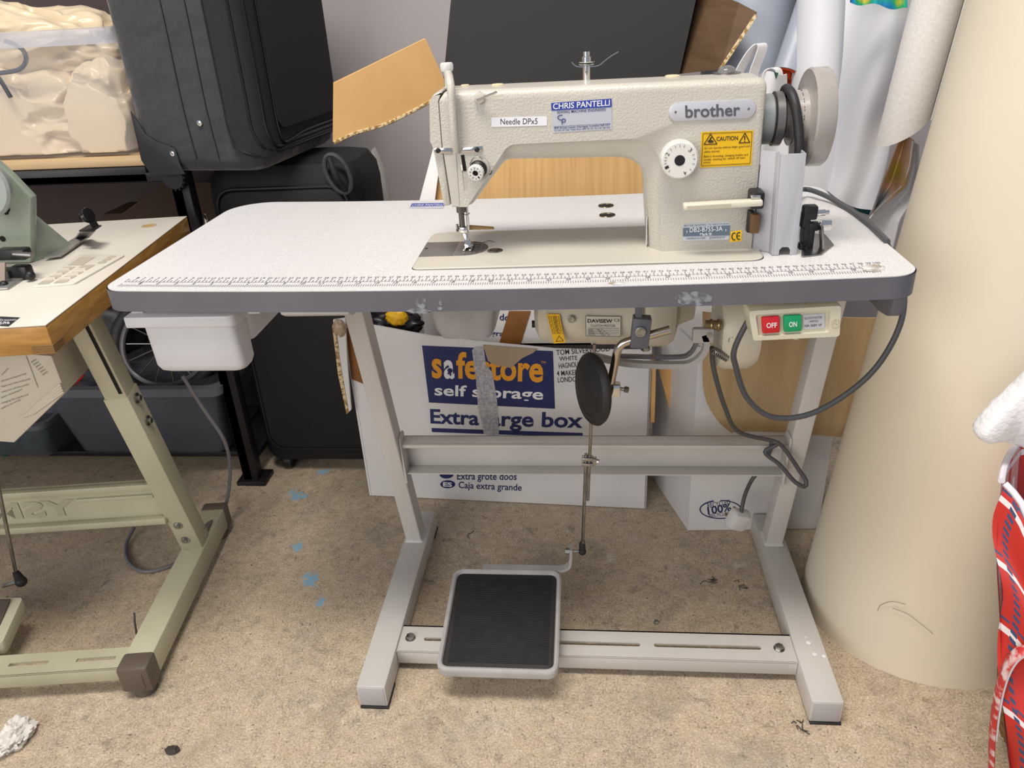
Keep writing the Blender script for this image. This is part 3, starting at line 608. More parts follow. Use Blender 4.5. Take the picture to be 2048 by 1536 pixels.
for k in range(60):
    if k % 3: a = k*math.pi/30; b.box((hx+.0068, YM+.0354*math.cos(a), AZ+.0354*math.sin(a)), (.0006, .0016, .0016), M=Matrix.Rotation(a, 4, 'X'))
b.obj('wheel_marks', m_ink, hw)
# oil pan under the table
OY = .20
b = B(); pz0 = PY(OY).at(930, 668).z
b.loft([rr(.45, .80, .10, .27, zt(.6)-TT), rr(.455, .795, .105, .265, zt(.6)-TT-.012)]); b.obj('oil_pan_flange', mat('pan_grey', '#8f8e90', .5), sm)
a0, a1 = PY(.10).at(866, 632).x, PY(.10).at(990, 632).x; zb_ = PY(.11).at(930, 672).z
b = B().loft([rr(a0-.012, a1+.008, .085, .25, zt(.5)-TT-.008, .02), rr(a0+.002, a1-.002, .095, .245, zb_+.012, .018), rr(a0+.008, a1-.008, .10, .24, zb_, .015)]).obj('oil_pan', mat('pan_plastic', '#9b999a', .3, col2='#8f8d8e', scale=20), sm)
# ------------------------------------------------------------------ under and beside the table
m_mot = mat('motor_cream', '#cfc9b8', .4, col2='#c4bdab', scale=10)
m_leverg = mat('lever_grey', '#aeacaa', .45, col2='#9b9997', scale=12)
m_cable = mat('grey_cable', '#4c4d50', .5)
# clutch motor
mo = thing('clutch_motor', 'cream clutch motor with rating plate bolted under the sewing table', 'motor', (.70, .265, .56))
MY, MZ = .268, .628
X = Vector((1, 0, 0))
B().lathe([(.02, 0), (.045, .001), (.060, .008), (.064, .016), (.064, .022), (.067, .024), (.067, .092), (.001, .092)], (.566, MY, MZ), X, 48).obj('left_housing', m_mot, mo)
B().lathe([(.066, 0), (.0695, .001), (.0695, .080), (.066, .082), (.001, .082)], (.657, MY, MZ), X, 48).obj('centre_housing', m_mot, mo)
B().lathe([(.060, 0), (.0710, .004), (.0740, .012), (.0740, .040), (.066, .052), (.040, .060), (.030, .085), (.001, .085)], (.738, MY, MZ), X, 48).obj('clutch_housing', m_mot, mo)
B().bb((.60, .22, MZ+.05), (.80, .32, zt(.7)-TT), .004).obj('mounting_bracket', m_mot, mo)
b = B(); b.lathe([(.02, 0), (.060, .004), (.066, .014), (.066, .050), (.058, .062), (.001, .064)], (.852, .225, .598), X, 48).bb((.855, .20, .60), (.905, .285, .72), .01)
b.obj('belt_cover', m_mot, mo)
p = PY(.16).at(1464, 681); B().cyl(p+Vector((0, .008, 0)), p, .006, seg=6, bev=.0006).obj('cover_screw', m_zinc, mo)
MP = PY(MY-.0700)
q = quad_px('warning_sticker', m_yel, mo, MP, ((1093, 628), (1119, 628), (1131, 685), (1108, 687)), .0004, .0004)
b = B()
for k in range(4):
    for t in range(2): text_px(b, MP, 'warning keep hands clear of the belt'[:18+4*k], (1096+k*4.4+t*11, 632), (1105+k*3.3+t*10, 668), (1099+k*4.4+t*11, 632), .0011)
lines(b, MP, ((1112, 683), (1127, 682), (1118, 672)), .0008, .0012); b.obj('sticker_print', mat('caution_ink', '#3a2c10', .6), q, smooth=False)
q = quad_px('rating_plate', mat('rating_plate', '#d5d0c4', .4, .2), mo, MP, ((1170, 631), (1243, 632), (1242, 674), (1171, 673)), .0016, .0005)
b = B(); lines(b, MP, ((1171, 632), (1242, 633), (1241, 673), (1172, 672)), .0007, .0024); text_px(b, MP, 'DAVISEW', (1175, 645), (1225, 645.5), (1175, 638), .0024, .03); text_px(b, MP, 'CE', (1228, 643), (1240, 643.5), (1228, 637.5), .0024)
text_px(b, MP, 'CLUTCH MOTOR', (1181, 653.5), (1231, 654), (1181, 649), .0024)
for k in range(4): lines(b, MP, ((1176, 656.5+k*3.6), (1238, 657+k*3.6)), .0004, .0024, False); text_px(b, MP, 'MODEL  1   220V   2P', (1176, 660+k*3.6), (1205+k*5, 660.3+k*3.6), (1176, 657.6+k*3.6), .0024)
b.obj('plate_print', m_ink, q, smooth=False)
for px_ in ((1143, 637),): p = PY(.199).at(*px_); B().lathe([(.006, 0), (.006, .003), (.0045, .004), (.0001, .0035)], p, (0, -1, 0), 18).obj('housing_screw', m_zinc, mo)
p = PY(.24).at(1064, 648); B().cyl(p, p+Vector((.008, 0, 0)), .006, seg=12).obj('end_bolt', m_dark, mo)
# curved lever with return spring
LP = PY(.165)
B().strip([LP.at(*p) for p in ((1408, 668), (1413, 690), (1402, 712), (1380, 727), (1350, 730), (1290, 729), (1240, 724), (1186, 712))], (0, 1, 0), .012, .0085, 6).obj('clutch_lever', m_leverg, mo)
B().strip([PY(.18).at(*p) for p in ((1396, 680), (1380, 706), (1350, 714), (1230, 712))], (0, 1, 0), .008, .005, 5).obj('clutch_fork', mat('fork_grey', '#77767a', .4, .4), mo)
B().box(PY(.165).at(1406, 670), (.032, .012, .024), .003).obj('lever_boss', m_leverg, mo)
p = PY(.158).at(1419, 671); B().cyl(p+Vector((0, .004, 0)), p, .0045, seg=14).obj('lever_pin', m_zinc, mo)
a, c = PY(.165).at(1425, 700), PY(.165).at(1456, 717); b = B(); d = (c-a); u = d.normalized(); o1 = u.orthogonal().normalized(); o2 = u.cross(o1)
b.tube([a+d*(t/72)+(o1*math.cos(t*math.pi/4.5)+o2*math.sin(t*math.pi/4.5))*.0055 for t in range(73)], .0011, 6); b.obj('return_spring', m_steel, mo)
a, c = PY(.17).at(1410, 650), PY(.17).at(1442, 650); B().cyl(a, c, .0075, seg=18).lathe([(.009, 0), (.0098, .002), (.009, .004)], a+(c-a)*.3, c-a).lathe([(.009, 0), (.0098, .002), (.009, .004)], a+(c-a)*.75, c-a).obj('adjuster', mat('brass', '#8a7a58', .35, .8), mo)
# switch box
sw = thing('motor_switch', 'ivory switch box with red OFF and green ON buttons under the table front', 'switch', (.91, .03, .67))
S0 = PY(.004); m_sw = mat('switch_ivory', '#d6d0bb', .4, col2='#cdc6b0', scale=14)
c4 = [S0.at(*p) for p in ((1496, 622), (1684, 611), (1680.5, 673.5), (1505.5, 682))]
b = B(); P0 = rpoly(c4, .004, 3); cen = sum(c4, Vector())/4
inn = rpoly([S0.at(*p) for p in ((1511, 630), (1661, 621), (1658, 665), (1517, 673))], .003, 3)
b.loft([[p+Vector((0, .046, 0)) for p in P0], [p+Vector((0, .003, 0)) for p in P0], [cen+(p-cen)*.985 for p in P0], inn, [cen+(p-cen)*.975+Vector((0, .005, 0)) for p in inn]]); b.obj('case', m_sw, sw)
def btn(name, pts, col, txt, tp):
    o = B().prism(rpoly([S0.at(*p) for p in pts], .0022, 3), (0, -.0055, 0), .0012)
    o.bm.transform(Matrix.Translation((0, .0048, 0))); o = o.obj(name, mat(name, col, .35), sw)
    b = B(); text_px(b, S0, txt, *tp, .0010, .02); b.obj('lettering', m_white, o, smooth=False)
btn('off_button', ((1523, 635), (1559, 632.5), (1560, 665), (1525, 667.5)), '#c8202a', 'OFF', ((1533, 656), (1554, 655), (1533, 646)))
btn('on_button', ((1567, 632), (1603, 630), (1604, 662), (1568, 664.5)), '#129a62', 'ON', ((1578, 654), (1594, 653), (1578, 644)))
q = quad_px('switch_label', mat('label_grey', '#c3c3ca', .4), sw, S0, ((1606, 629.5), (1649, 627), (1650, 656), (1607, 658)), -.004, .0004)
b = B(); text_px(b, S0, 'CLUTCH MOTOR', (1609, 639), (1644, 636.5), (1609, 635), -.003); text_px(b, S0, 'SWITCH', (1619, 645), (1636, 644), (1619, 641), -.003); text_px(b, S0, '10A 250V 1P', (1609, 654), (1643, 652), (1609, 649.5), -.003, .01); b.obj('label_print', m_ink, q, smooth=False)
b = B(); cc = (1671, 645); P = [S0.at(cc[0]+8*math.cos(t*math.pi/12), cc[1]+8*math.sin(t*math.pi/12), .0008) for t in range(24)]; b.tube(P, .0004, 5, closed=True); b.tube([S0.at(*p, .0008) for p in ((1665, 647), (1670, 641), (1672, 650), (1677, 643))], .0004, 5, 3); b.obj('moulded_logo', m_sw, sw)
p = S0.at(1600, 681); B().cyl(p+Vector((0, .02, -.001)), p+Vector((0, .02, -.006)), .004).obj('cable_gland', m_sw, sw)
# knee lifter
kl = thing('knee_lifter', 'knee lifter with oval black pad on a bent chrome rod below the table', 'knee lifter', (.69, .1, .5))
K = PY(.10)
kc = K.at(1195, 777); kax = Vector((-.905, -.42, .07)).normalized()
pad = B().lathe([(.001, -.002), (.040, -.002), (.0505, .002), (.0530, .007), (.0515, .0115), (.0475, .0150), (.046, .0142), (.038, .0165), (.0365, .0155), (.020, .0190), (.001, .0200)], kc, kax, 56)
bmesh.ops.scale(pad.bm, vec=(1, 1, 1.06), space=Matrix.Translation(-kc), verts=pad.bm.verts[:]); pad.obj('pad', m_rub, kl)
rod = [PY(.10).at(1222, 765), PY(.10).at(1228, 735), PY(.10).at(1234, 705), PY(.10).at(1243, 689), PY(.10).at(1262, 681), PY(.10).at(1300, 670), PY(.10).at(1340, 659)]
B().tube(rod, .0062, 14, 6).obj('rod', mat('nickel', '#c2b9ac', .15, 1), kl)
B().box(PY(.10).at(1281, 663), (.026, .020, .046), .002, M=Matrix.Rotation(.09, 4, 'Y')).obj('clamp_block', mat('clamp_grey', '#5c5d66', .45), kl)
p = PY(.088).at(1281, 663); B().lathe([(.0075, 0), (.0075, .002), (.0055, .0025), (.0052, .0015), (.0001, .0015)], p, (0, -1, 0), 20).obj('clamp_screw', m_zinc, kl)
p = PY(.10).at(1291, 700); B().cyl(p, p+Vector((0, 0, .014)), .0038, seg=12).lathe([(.0068, 0), (.0068, .005), (.004, .006)], p, (0, 0, 1), 6).obj('clamp_bolt', m_zinc, kl)
B().bb((PY(.1).at(1270, 640).x, .094, .655), (PY(.1).at(1284, 640).x, .106, .725), .002).obj('hanger_shaft', mat('clamp_grey', '#5c5d66', .45), kl)
p = PY(.10).at(1230, 778); B().box(p, (.016, .016, .020), .003).obj('pad_clamp', m_chrome, kl)
B().cyl(p+Vector((.004, -.002, .002)), p+Vector((.018, -.006, .002)), .0028, seg=10).cyl(p+Vector((.014, -.005, .002)), p+Vector((.019, -.007, .002)), .005, seg=6).obj('pad_bolt', m_zinc, kl)
# treadle pedal and connecting rod
pe = thing('foot_pedal', 'square treadle pedal with black ribbed rubber mat above the slotted bar', 'pedal', (.5, .1, .05))
zf, zr = .072, .100
cor = [PZ(zr).at(905, 1141), PZ(zr).at(1119, 1144), PZ(zf).at(1123, 1351), PZ(zf).at(873, 1346)]
yl, yr_ = (cor[3].y+cor[2].y)/2, (cor[0].y+cor[1].y)/2
def PP(x, y, dz=0): return Vector((x, y, zf+(zr-zf)*(y-yl)/(yr_-yl)+dz))
x0, x1 = (cor[0].x+cor[3].x)/2, (cor[1].x+cor[2].x)/2
m_pf = mat('pedal_silver', '#b4b2b0', .4, col2='#a6a3a1', scale=20)
def pring(i, dz, r=.022): return rpoly([PP(x0+i, yl+i, dz), PP(x1-i, yl+i, dz), PP(x1-i, yr_-i, dz), PP(x0+i, yr_-i, dz)], r, 6)
B().loft([pring(.0095, .001, .014), pring(.0075, .006, .016), pring(.004, .0075, .019), pring(.001, .005, .021), pring(0, 0, .022), pring(.001, -.010, .021), pring(.004, -.013, .02)], False, True).obj('frame', m_pf, pe)
B().loft([pring(.0095, -.004, .014), pring(.0095, .0016, .014), pring(.011, .0022, .013)]).obj('tread_mat', m_rub, pe)
b = B(); n = 46
for k in range(n):
    y = yl+.020+(yr_-yl-.040)*k/(n-1); a, c = PP(x0+.018, y, .0024), PP(x1-.018, y, .0024); b.bar(a, c, .0018, .0026, .0005, up=(0, 0, 1))
b.obj('tread_ribs', m_rub, pe)
for xp in (x0+.05, x1-.075): B().bb((xp, .080, .048), (xp+.025, .108, zf+.006), .002).obj('pivot', m_gpaint, pe)
yb_ = yr_+.0045
pts = [PP(PZ(zr).at(966, 1138).x, yb_, .003), PP(x1-.03, yb_, .003), PP(x1+.000, yb_, .004), Vector((x1+.014, yb_, zr+.014)), Vector((x1+.017, yb_+.002, zr+.032)), Vector((x1+.018, yb_+.004, zr+.052))]
B().strip(pts, (0, 1, 0), .016, .005, 5).obj('crank_arm', m_pf, pe)
ct = pts[-1]+Vector((0, 0, -.008))
B().cyl(ct-Vector((.011, 0, 0)), ct-Vector((.003, 0, 0)), .0062, seg=6).cyl(ct-Vector((.004, 0, 0)), ct+Vector((.020, 0, 0)), .0030, seg=12).obj('crank_bolt', m_zinc, pe)
jt = ct+Vector((.021, 0, 0))
B().sphere(jt, .0075).lathe([(.0055, -.002), (.0060, .006), (.0058, .018), (.0045, .022)], jt, (0, 0, 1), 18).obj('ball_joint', m_rub, pe)
rt0 = PY(jt.y).at(1177, 795); rt1 = rt0 + (rt0-jt).normalized()*.06
B().cyl(jt+(rt0-jt).normalized()*.020, jt+(rt0-jt)*.66, .0030, seg=12).lathe([(.0045, 0), (.0045, .006), (.003, .007)], jt+(rt0-jt).normalized()*.020, rt0-jt, 12).obj('lower_rod', m_steel, pe)
o_ = Vector((.0062, -.001, 0)); B().cyl(jt+(rt0-jt)*.36-o_*0+o_, rt1+(rt1-jt)*.1+o_, .0028, seg=12).obj('upper_rod', m_steel, pe)
p = jt+(rt0-jt)*.60+o_*.5; B().box(p, (.020, .012, .006), .001).box(p+Vector((0, 0, .011)), (.020, .012, .006), .001).box(p+Vector((.012, 0, .005)), (.008, .011, .014), .002).cyl(p+Vector((.010, 0, .005)), p+Vector((.020, -.002, .005)), .004, seg=6).obj('rod_clamp', m_zinc, pe)
# belt guard
bg = thing('belt_guard', 'light grey folded metal belt guard standing beside the machine column', 'belt guard', (.91, .12, .756))
m_bg = mat('guard_grey', '#b4b4ba', .38, col2='#acabb1', scale=9)
zg0, zg1 = zt(.91)+.0005, .889
xa, xb_ = .9005, .9305
notch = [Vector((xa, .097, zg0)), Vector((xa+.007, .097, zg0)), Vector((xa+.007, .097, zg0+.007)), Vector((xa+.010, .097, zg0+.011)), Vector((xa+.018, .097, zg0+.011)), Vector((xa+.021, .097, zg0+.007)), Vector((xa+.021, .097, zg0)), Vector((xb_, .097, zg0)), Vector((xb_-.003, .097, zg1)), Vector((xa-.004, .097, zg1))]
B().prism(notch, (0, .0018, 0), .0004).obj('front_panel', m_bg, bg)
def wall(a, c, z0, z1, th=.0018, dt=0):
    a, c = Vector(a), Vector(c); d = (c-a).normalized(); n = Vector((-d.y, d.x))*th
    P = [Vector((a.x, a.y, z0)), Vector((c.x, c.y, z0)), Vector((c.x+dt, c.y, z1)), Vector((a.x+dt, a.y, z1))]; return P, Vector((n.x, n.y, 0))
for nm, a, c, dt in (('side_panel', (.9005, .0975), (.8990, .112), -.004), ('inner_panel', (.8990, .112), (.8805, .128), -.001), ('outer_panel', (.9305, .0975), (.9330, .190), -.003)):
    P, n = wall(a, c, zg0, zg1, dt=dt); B().prism(P, n, .0003).obj(nm, m_bg, bg)
B().prism(*wall((.8805, .128), (.8815, .20), zg0, zg1-.02)).obj('rear_panel', m_bg, bg)
p = Vector((.934, .135, .822)); B().cyl(p, p+Vector((.004, 0, 0)), .004, seg=12).obj('guard_screw', m_dark, bg)
# drive belt
B().tube([Vector((xR+.034, YM+.03, AZ-.02)), Vector((xR+.034, YM+.018, AZ+.030)), Vector((xR+.034, YM-.010, AZ+.036)), Vector((xR+.038, YM-.030, AZ+.022)), Vector((xR+.044, YM-.040, AZ-.010)), Vector((xR+.047, YM-.044, AZ-.045)), Vector((xR+.046, YM-.040, AZ-.09)), Vector((xR+.042, YM-.03, .76))], .0062, 10, 7).obj('drive_belt', mat('belt_black', '#252426', .55), label='thick black drive belt looping over the machine pulley into the grey guard', category='belt')
# bobbin winder on the table
bw = thing('bobbin_winder', 'black and steel bobbin winder on the table beside the grey guard', 'bobbin winder', (.96, .16, .757))
zz0 = zt(.95)+.0003; BT = PZ(zz0)
P = [BT.at(*p) for p in ((1602, 515), (1643, 511), (1668, 492), (1650, 470), (1606, 468))]
B().prism(rpoly(P, .004), (0, 0, .0018), .0004).obj('base_plate', m_steel, bw)
wp = BT.at(1622, 505); by_ = wp.y+.02
def Wp(x, y, dy=0): return PY(by_+dy).at(x, y)
B().strip([Wp(1641, 507, -.01), Wp(1644, 495, -.01), Wp(1643, 470, -.01), Wp(1642, 450, -.01)], (0, 1, 0), .014, .003, 4).obj('upright', m_steel, bw)
B().box(Wp(1651, 450, -.005), (.015, .005, .014), .001).obj('brake_pad', m_chrome, bw)
B().box(Wp(1619, 424), (.019, .016, .019), .003).box(Wp(1611, 438), (.012, .014, .024), .003).box(Wp(1627, 452), (.014, .012, .012), .003).obj('winder_arm', m_dark, bw)
B().lathe([(.005, -.003), (.018, -.002), (.019, 0), (.018, .004), (.005, .005)], Wp(1607, 468, .006), (1, -.1, 0), 26).box(Wp(1617, 480), (.012, .014, .040), .003).box(Wp(1609, 495), (.016, .012, .014), .002).obj('winder_wheel', m_dark, bw)
B().cyl(Wp(1624, 426), Wp(1658, 424), .0030, seg=12).cyl(Wp(1632, 426), Wp(1650, 424.6), .0045, seg=12).obj('spindle', m_chrome, bw)
# mains cable: over the table, down the right end, up to the switch
def Tp(x, y): return PZ(zt(.98)+.0055).at(x, y)
cab = [Vector((.922, .19, .80)), Tp(1600, 394)+Vector((0, .0, .012)), Tp(1640, 397)+Vector((0, 0, .008)), Tp(1688, 413), Tp(1735, 446), Tp(1772, 480), Vector((1.064, .145, .752)), Vector((1.078, .115, .72)), PY(.075).at(1804, 636), PY(.06).at(1762, 722), PY(.055).at(1700, 783), PY(.05).at(1620, 828), PY(.05).at(1545, 834), PY(.05).at(1495, 797), PY(.045).at(1472, 735), PY(.04).at(1470, 695), Vector((.872, .05, .70))]
B().tube(cab, .0040, 10, 8).obj('mains_cable', m_cable, label='dark grey cable running over the table end and looping down to the switch', category='cable')
# plug lead wound round the leg
pl_ = thing('plug_lead', 'dark grey lead wound round the right leg ending in a white plug', 'plug lead', (.95, .33, .14))
ly = yb0
ld = [Vector((.845, .19, .58)), PY(.20).at(1428, 740), PY(.24).at(1450, 815), PY(.30).at(1478, 864), Vector((legx(1, .3)-.045, ly-.012, zb0+.012)), PY(ly-.012).at(1530, 904), PY(ly-.020).at(1560, 930), PY(ly-.030).at(1588, 962), PY(ly-.034).at(1608, 973), PY(ly-.030).at(1612, 962), PY(ly-.022).at(1598, 940), PY(ly-.016).at(1565, 893), PY(ly-.012).at(1545, 884), PY(ly+.02).at(1540, 900), PY(ly+.05).at(1528, 930), PY(ly+.05).at(1505, 958), PY(ly+.03).at(1490, 990), PY(ly+.01).at(1482, 1025)]
B().tube(ld, .0040, 10, 7).obj('lead', m_cable, pl_)
pc = PY(ly+.012).at(1476, 1040); pm = Matrix.Rotation(.35, 4, 'Y') @ Matrix.Rotation(.25, 4, 'Z')
m_plug = mat('plug_white', '#cdccca', .4)
b = B(); sq = lambda y, k, r: rpoly([Vector((sx*k, y, sz*k*1.06)) for sx, sz in ((-1, -1), (1, -1), (1, 1), (-1, 1))], r, 6)
b.loft([sq(-.014, .012, .007), sq(-.012, .0165, .008), sq(-.004, .0200, .009), sq(.006, .0215, .010), sq(.010, .0205, .010), sq(.012, .016, .008)]); b.bm.transform(Matrix.Translation(pc) @ pm); b.obj('plug', m_plug, pl_)
for v in ((0, .012, .009), (-.011, .012, -.009), (.011, .012, -.009)): B().box(pc+pm @ Vector((v[0], .020, v[2])), (.005, .018, .004), .0006, M=pm).obj('pin', mat('brass', '#8a7a58', .35, .8), pl_)
# ------------------------------------------------------------------ second sewing table on the left
A0 = Vector((-.095, .003, 0)); LA = math.radians(7.2); EX = Vector((math.cos(LA), math.sin(LA), 0)); EY = Vector((-math.sin(LA), math.cos(LA), 0)); LZ = .71
def LT(u, v, z=0): return A0+EX*u+EY*v+Vector((0, 0, z))
MR = Matrix.Rotation(LA, 4, 'Z')
def lbox(b, u0, u1, v0, v1, z0, z1, bev=0): return b.box(LT((u0+u1)/2, (v0+v1)/2, (z0+z1)/2), (abs(u1-u0), abs(v1-v0), abs(z1-z0)), bev, M=MR)
m_crm = mat('cream_laminate', '#ddd7cc', .4, col2='#d3ccbf', scale=6)
m_ply = mat('varnished_ply', '#b98a45', .42, col2='#9c6f30', scale=9, stretch=(2, 2, 14), coat=.2)
m_beige = mat('beige_stand_paint', '#b9b59c', .4, col2='#aeaa91', scale=8)
m_brown = mat('brown_cap', '#5d5247', .5)
lt = thing('industrial_table', 'cream topped sewing table with varnished plywood edge on beige legs at the left', 'table', LT(-.4, .29, 0))
lbox(B(), -.95, 0, 0, .585, LZ-.0015, LZ, .0004).obj('laminate_top', m_crm, lt)
lbox(B(), -.95, -.0003, .0003, .585, LZ-.044, LZ-.0016, .0015).obj('plywood_board', m_ply, lt)
b = B()
for k in range(6): lbox(b, -.032+.002*(k % 2), .0006, -.0006, .03, LZ-.042+k*.0022, LZ-.0410+k*.0022)
b.obj('chipped_plies', mat('ply_end', '#8a6a44', .8), lt)
g = PZ(LZ).at(298, 452); o = B().lathe([(.0145, -.001), (.0145, .001), (.011, .0014), (.0105, 0)], g, (0, 0, 1), 24).obj('grommet', mat('grommet_tan', '#b3a68f', .4), lt)
B().cyl(g, g+Vector((0, 0, .0004)), .0105).obj('hole', mat('tan_hole', '#b08a4c', .7), o)
LTP = PZ(LZ)
q = quad_px('black_sticker', m_ink, lt, LTP, ((0, 633), (40, 635), (17, 653), (0, 652)), .0002, .0002)
b = B(); text_px(b, LTP, 'Greasewin', (0, 641.5), (33, 641), (0, 638), .0006); text_px(b, LTP, 'D.PH6', (0, 648.5), (19, 647.5), (0, 643.5), .0006, .02); b.obj('lettering', m_white, q, smooth=False)
# legs
ft = lbox(B(), -.075, -.025, 0.01, .455, .022, .072, .003).obj('foot', m_beige, lt)
lbox(B(), -.0775, -.0225, -.020, .022, .018, .074, .006).obj('foot_cap', m_brown, ft); lbox(B(), -.066, -.034, -.0212, -.0195, .028, .062, .001).obj('cap_panel', m_brown, ft)
lbox(B(), -.0775, -.0225, .445, .475, .018, .074, .006).obj('foot_cap', m_brown, ft)
for v in (0, .44): B().cyl(LT(-.05, v+.004, 0), LT(-.05, v+.004, .02), .020, .016, 20).obj('levelling_foot', m_brown, ft)
def lbar(b, p0, p1, wx, wy, bev=.003): return b.bar(p0, p1, wx, wy, bev, up=EX)
l0, l1 = LT(-.052, .335, .07), LT(-.072, .215, LZ-.046)
lm = l0+(l1-l0)*.69
lbar(B(), l0, lm, .046, .046).obj('lower_leg', m_beige, lt); lbar(B(), lm-(l1-l0)*.1, l1, .043, .043, .006).obj('upper_leg', m_beige, lt)
for t, s in ((.02, 1), (.09, 1)): pass
nr = (l1-l0).normalized().cross(EY)*-1
for px_, t in (((280, 766), .66), ((300, 806), .57)):
    c = l0+(l1-l0)*t+EX*.0235; B().cyl(c, c+EX*.002, .010, seg=18).cyl(c, c+EX*.008, .0058, seg=6).obj('leg_bolt', m_zinc, lt)
for t in (.05, .125): c = l0+(l1-l0)*t-EY*.0235-EX*.004; B().cyl(c, c-EY*.002, .009, seg=18).cyl(c, c-EY*.007, .0052, seg=6).obj('leg_bolt', m_zinc, lt)
B().bar(lm+EX*.013-EY*.0225+(l1-l0)*.01, l1+EX*.013-EY*.0225, .006, .001, 0, up=EX).obj('leg_slot', m_slot, lt)
# beam with embossed lettering
bmY = .285; zA, zB = .155, .255
b = lbox(B(), -1.0, -.075, bmY+.016, bmY+.020, zA, zB); lbox(b, -1.0, -.075, bmY, bmY+.018, zB-.016, zB, .004); lbox(b, -1.0, -.075, bmY, bmY+.018, zA, zA+.016, .004); bm_o = b.obj('beam', m_beige, lt)
lbox(B(), -.245, -.09, bmY+.011, bmY+.016, zB-.040, zB-.032, .002).obj('pressed_rib', m_beige, bm_o)
b = B(); put_text(b, 'YSMEG', LT(-.25, bmY+.0145, zA+.030), EX*-.30, Vector((0, 0, .038)), .03); b.obj('pressed_lettering', mat('beige_shadow', '#aaa68d', .45), bm_o, smooth=False)
# lower slotted bar
b = B(); vs0, vs1 = .018, .026
lbox(b, -.9, -.075, -.004, vs0, .060, .063); lbox(b, -.9, -.075, vs1, .046, .060, .063)
sl = [-.9, -.43, -.33, -.285, -.215, -.165, -.095, -.075]
for k in range(0, len(sl), 2): lbox(b, sl[k], sl[k+1], vs0, vs1, .060, .063)
lbox(b, -.9, -.075, -.004, -.001, .034, .063, .001); b.obj('slotted_bar', m_beige, lt)
# pedal edge and treadle rod
pd = thing('treadle_pedal', 'beige pedal corner with brown mat at the left edge of the picture', 'pedal', LT(-.40, .10, .04))
P = [PZ(.10).at(46, 1194), PZ(.07).at(4, 1286), PZ(.07).at(-150, 1290), PZ(.10).at(-150, 1198)]
B().prism(rpoly(P, .008), (0, 0, -.028), .002).obj('tray', m_beige, pd)
P = [p+Vector((0, 0, .001)) for p in (PZ(.10).at(22, 1200), PZ(.07).at(-8, 1276), PZ(.07).at(-150, 1280), PZ(.10).at(-150, 1206))]
B().prism(P, (0, 0, .003), .001).obj('mat', mat('brown_mat', '#4a3f38', .7), pd)
jl = PY(.17).at(42, 1163)
B().sphere(jl, .011).lathe([(.008, -.002), (.0085, .010), (.006, .024)], jl, Vector((-.1, 0, 1)), 16).obj('ball_joint', m_rub, pd)
B().cyl(jl+Vector((-.003, 0, .022)), PY(.17).at(-6, 960), .0035, seg=12).obj('rod', m_steel, pd); B().cyl(jl, PY(.17).at(6, 1172), .004, seg=10).obj('joint_pin', m_zinc, pd)
# motor control box under it
mb = thing('control_box', 'cream control box with printed instructions under the plywood-edged table', 'control box', LT(-.35, .2, .42))
Q0 = PY(.16); fc = [Q0.at(-40, 700), Q0.at(103, 712), Q0.at(131, 786), Q0.at(28, 886), Q0.at(-60, 880)]
m_cb = mat('control_cream', '#c9c2b2', .4)
B().prism(rpoly(fc, .004), (-.02, .12, .0), .003).obj('case', m_cb, mb)
b = B()
for k in range(7): text_px(b, Q0, ('WARNING', 'hazardous moving parts keep', 'fingers and other body parts', 'away turn off the power', 'before threading or', 'changing the needle and', 'before servicing')[k], (2, 753+k*11), ((16, 52, 60, 58, 44, 56, 40)[k], 738+k*10.5), (2, 749.5+k*11), .0012)
for k in range(6): text_px(b, Q0, 'specs', (62+k*4.5, 726+k*5), (72+k*4.5, 720+k*5), (62+k*4.5, 723+k*5), .0012)
lines(b, Q0, ((52, 712), (76, 775)), .0007, .0012, False); b.obj('print', mat('grey_ink', '#5c5750', .6), mb, smooth=False)
for k in range(4): a, c = Q0.at(45+k*6, 835-k*2, .001), Q0.at(122+k*2, 768+k*5, .001); B().bar(a, c, .004, .004, .001).obj('cooling_rib', m_cb, mb)
# sage green machine
gm = thing('green_machine', 'sage green sewing machine with grey handwheel on the plywood-edged table', 'sewing machine', LT(-.3, .3, LZ))
m_sage = mat('sage_paint', '#8f9989', .3, col2='#879181', scale=7, coat=.3)
G0 = PY(.285)
P = [G0.at(*p) for p in ((-160, 296), (-30, 306), (20, 352), (62, 396), (63, 530), (-160, 545))]
zmin = LZ+.0005
P = [Vector((p.x, p.y, max(p.z, zmin))) for p in P]; P[4].z = zmin; P[5].z = zmin
B().prism(rpoly(P, .006), (0, .018, 0), .004).obj('body', m_sage, gm)
w0 = [Vector((P[4].x-.002, .290, zmin)), Vector((P[4].x-.002, .345, zmin)), Vector((P[4].x-.002, .303, P[3].z-.002)), Vector((P[4].x-.002, .290, P[3].z-.002))]
tipx = PZ(zmin).at(146, 497)
B().raw(w0+[Vector((tipx.x, tipx.y-.01, zmin)), Vector((tipx.x-.003, tipx.y+.01, zmin))], [(0, 1, 2, 3), (0, 3, 4), (3, 2, 5, 4), (1, 5, 2), (0, 4, 5, 1)]).obj('gusset', m_sage, gm, smooth=False)
B().lathe([(.012, 0), (.050, .001), (.054, .004), (.054, .016), (.050, .020), (.012, .020)], PY(.245).at(-46, 372), (.25, -.97, 0), 44).obj('handwheel', mat('wheel_sage', '#9aa19c', .3, coat=.3), gm)
for p in ((5, 478), (11, 424), (14, 418)): c = G0.at(*p, .001); B().cyl(c+Vector((0, .002, 0)), c, .005, seg=14).obj('body_hole', m_slot, gm)
b = B(); lbox(b, -.34, -.14, .165, .235, LZ, LZ+.004, .001); b.obj('bed_plate', mat('bed_metal', '#a9a9a6', .32, .6, col2='#8f8f8c', scale=12), gm)
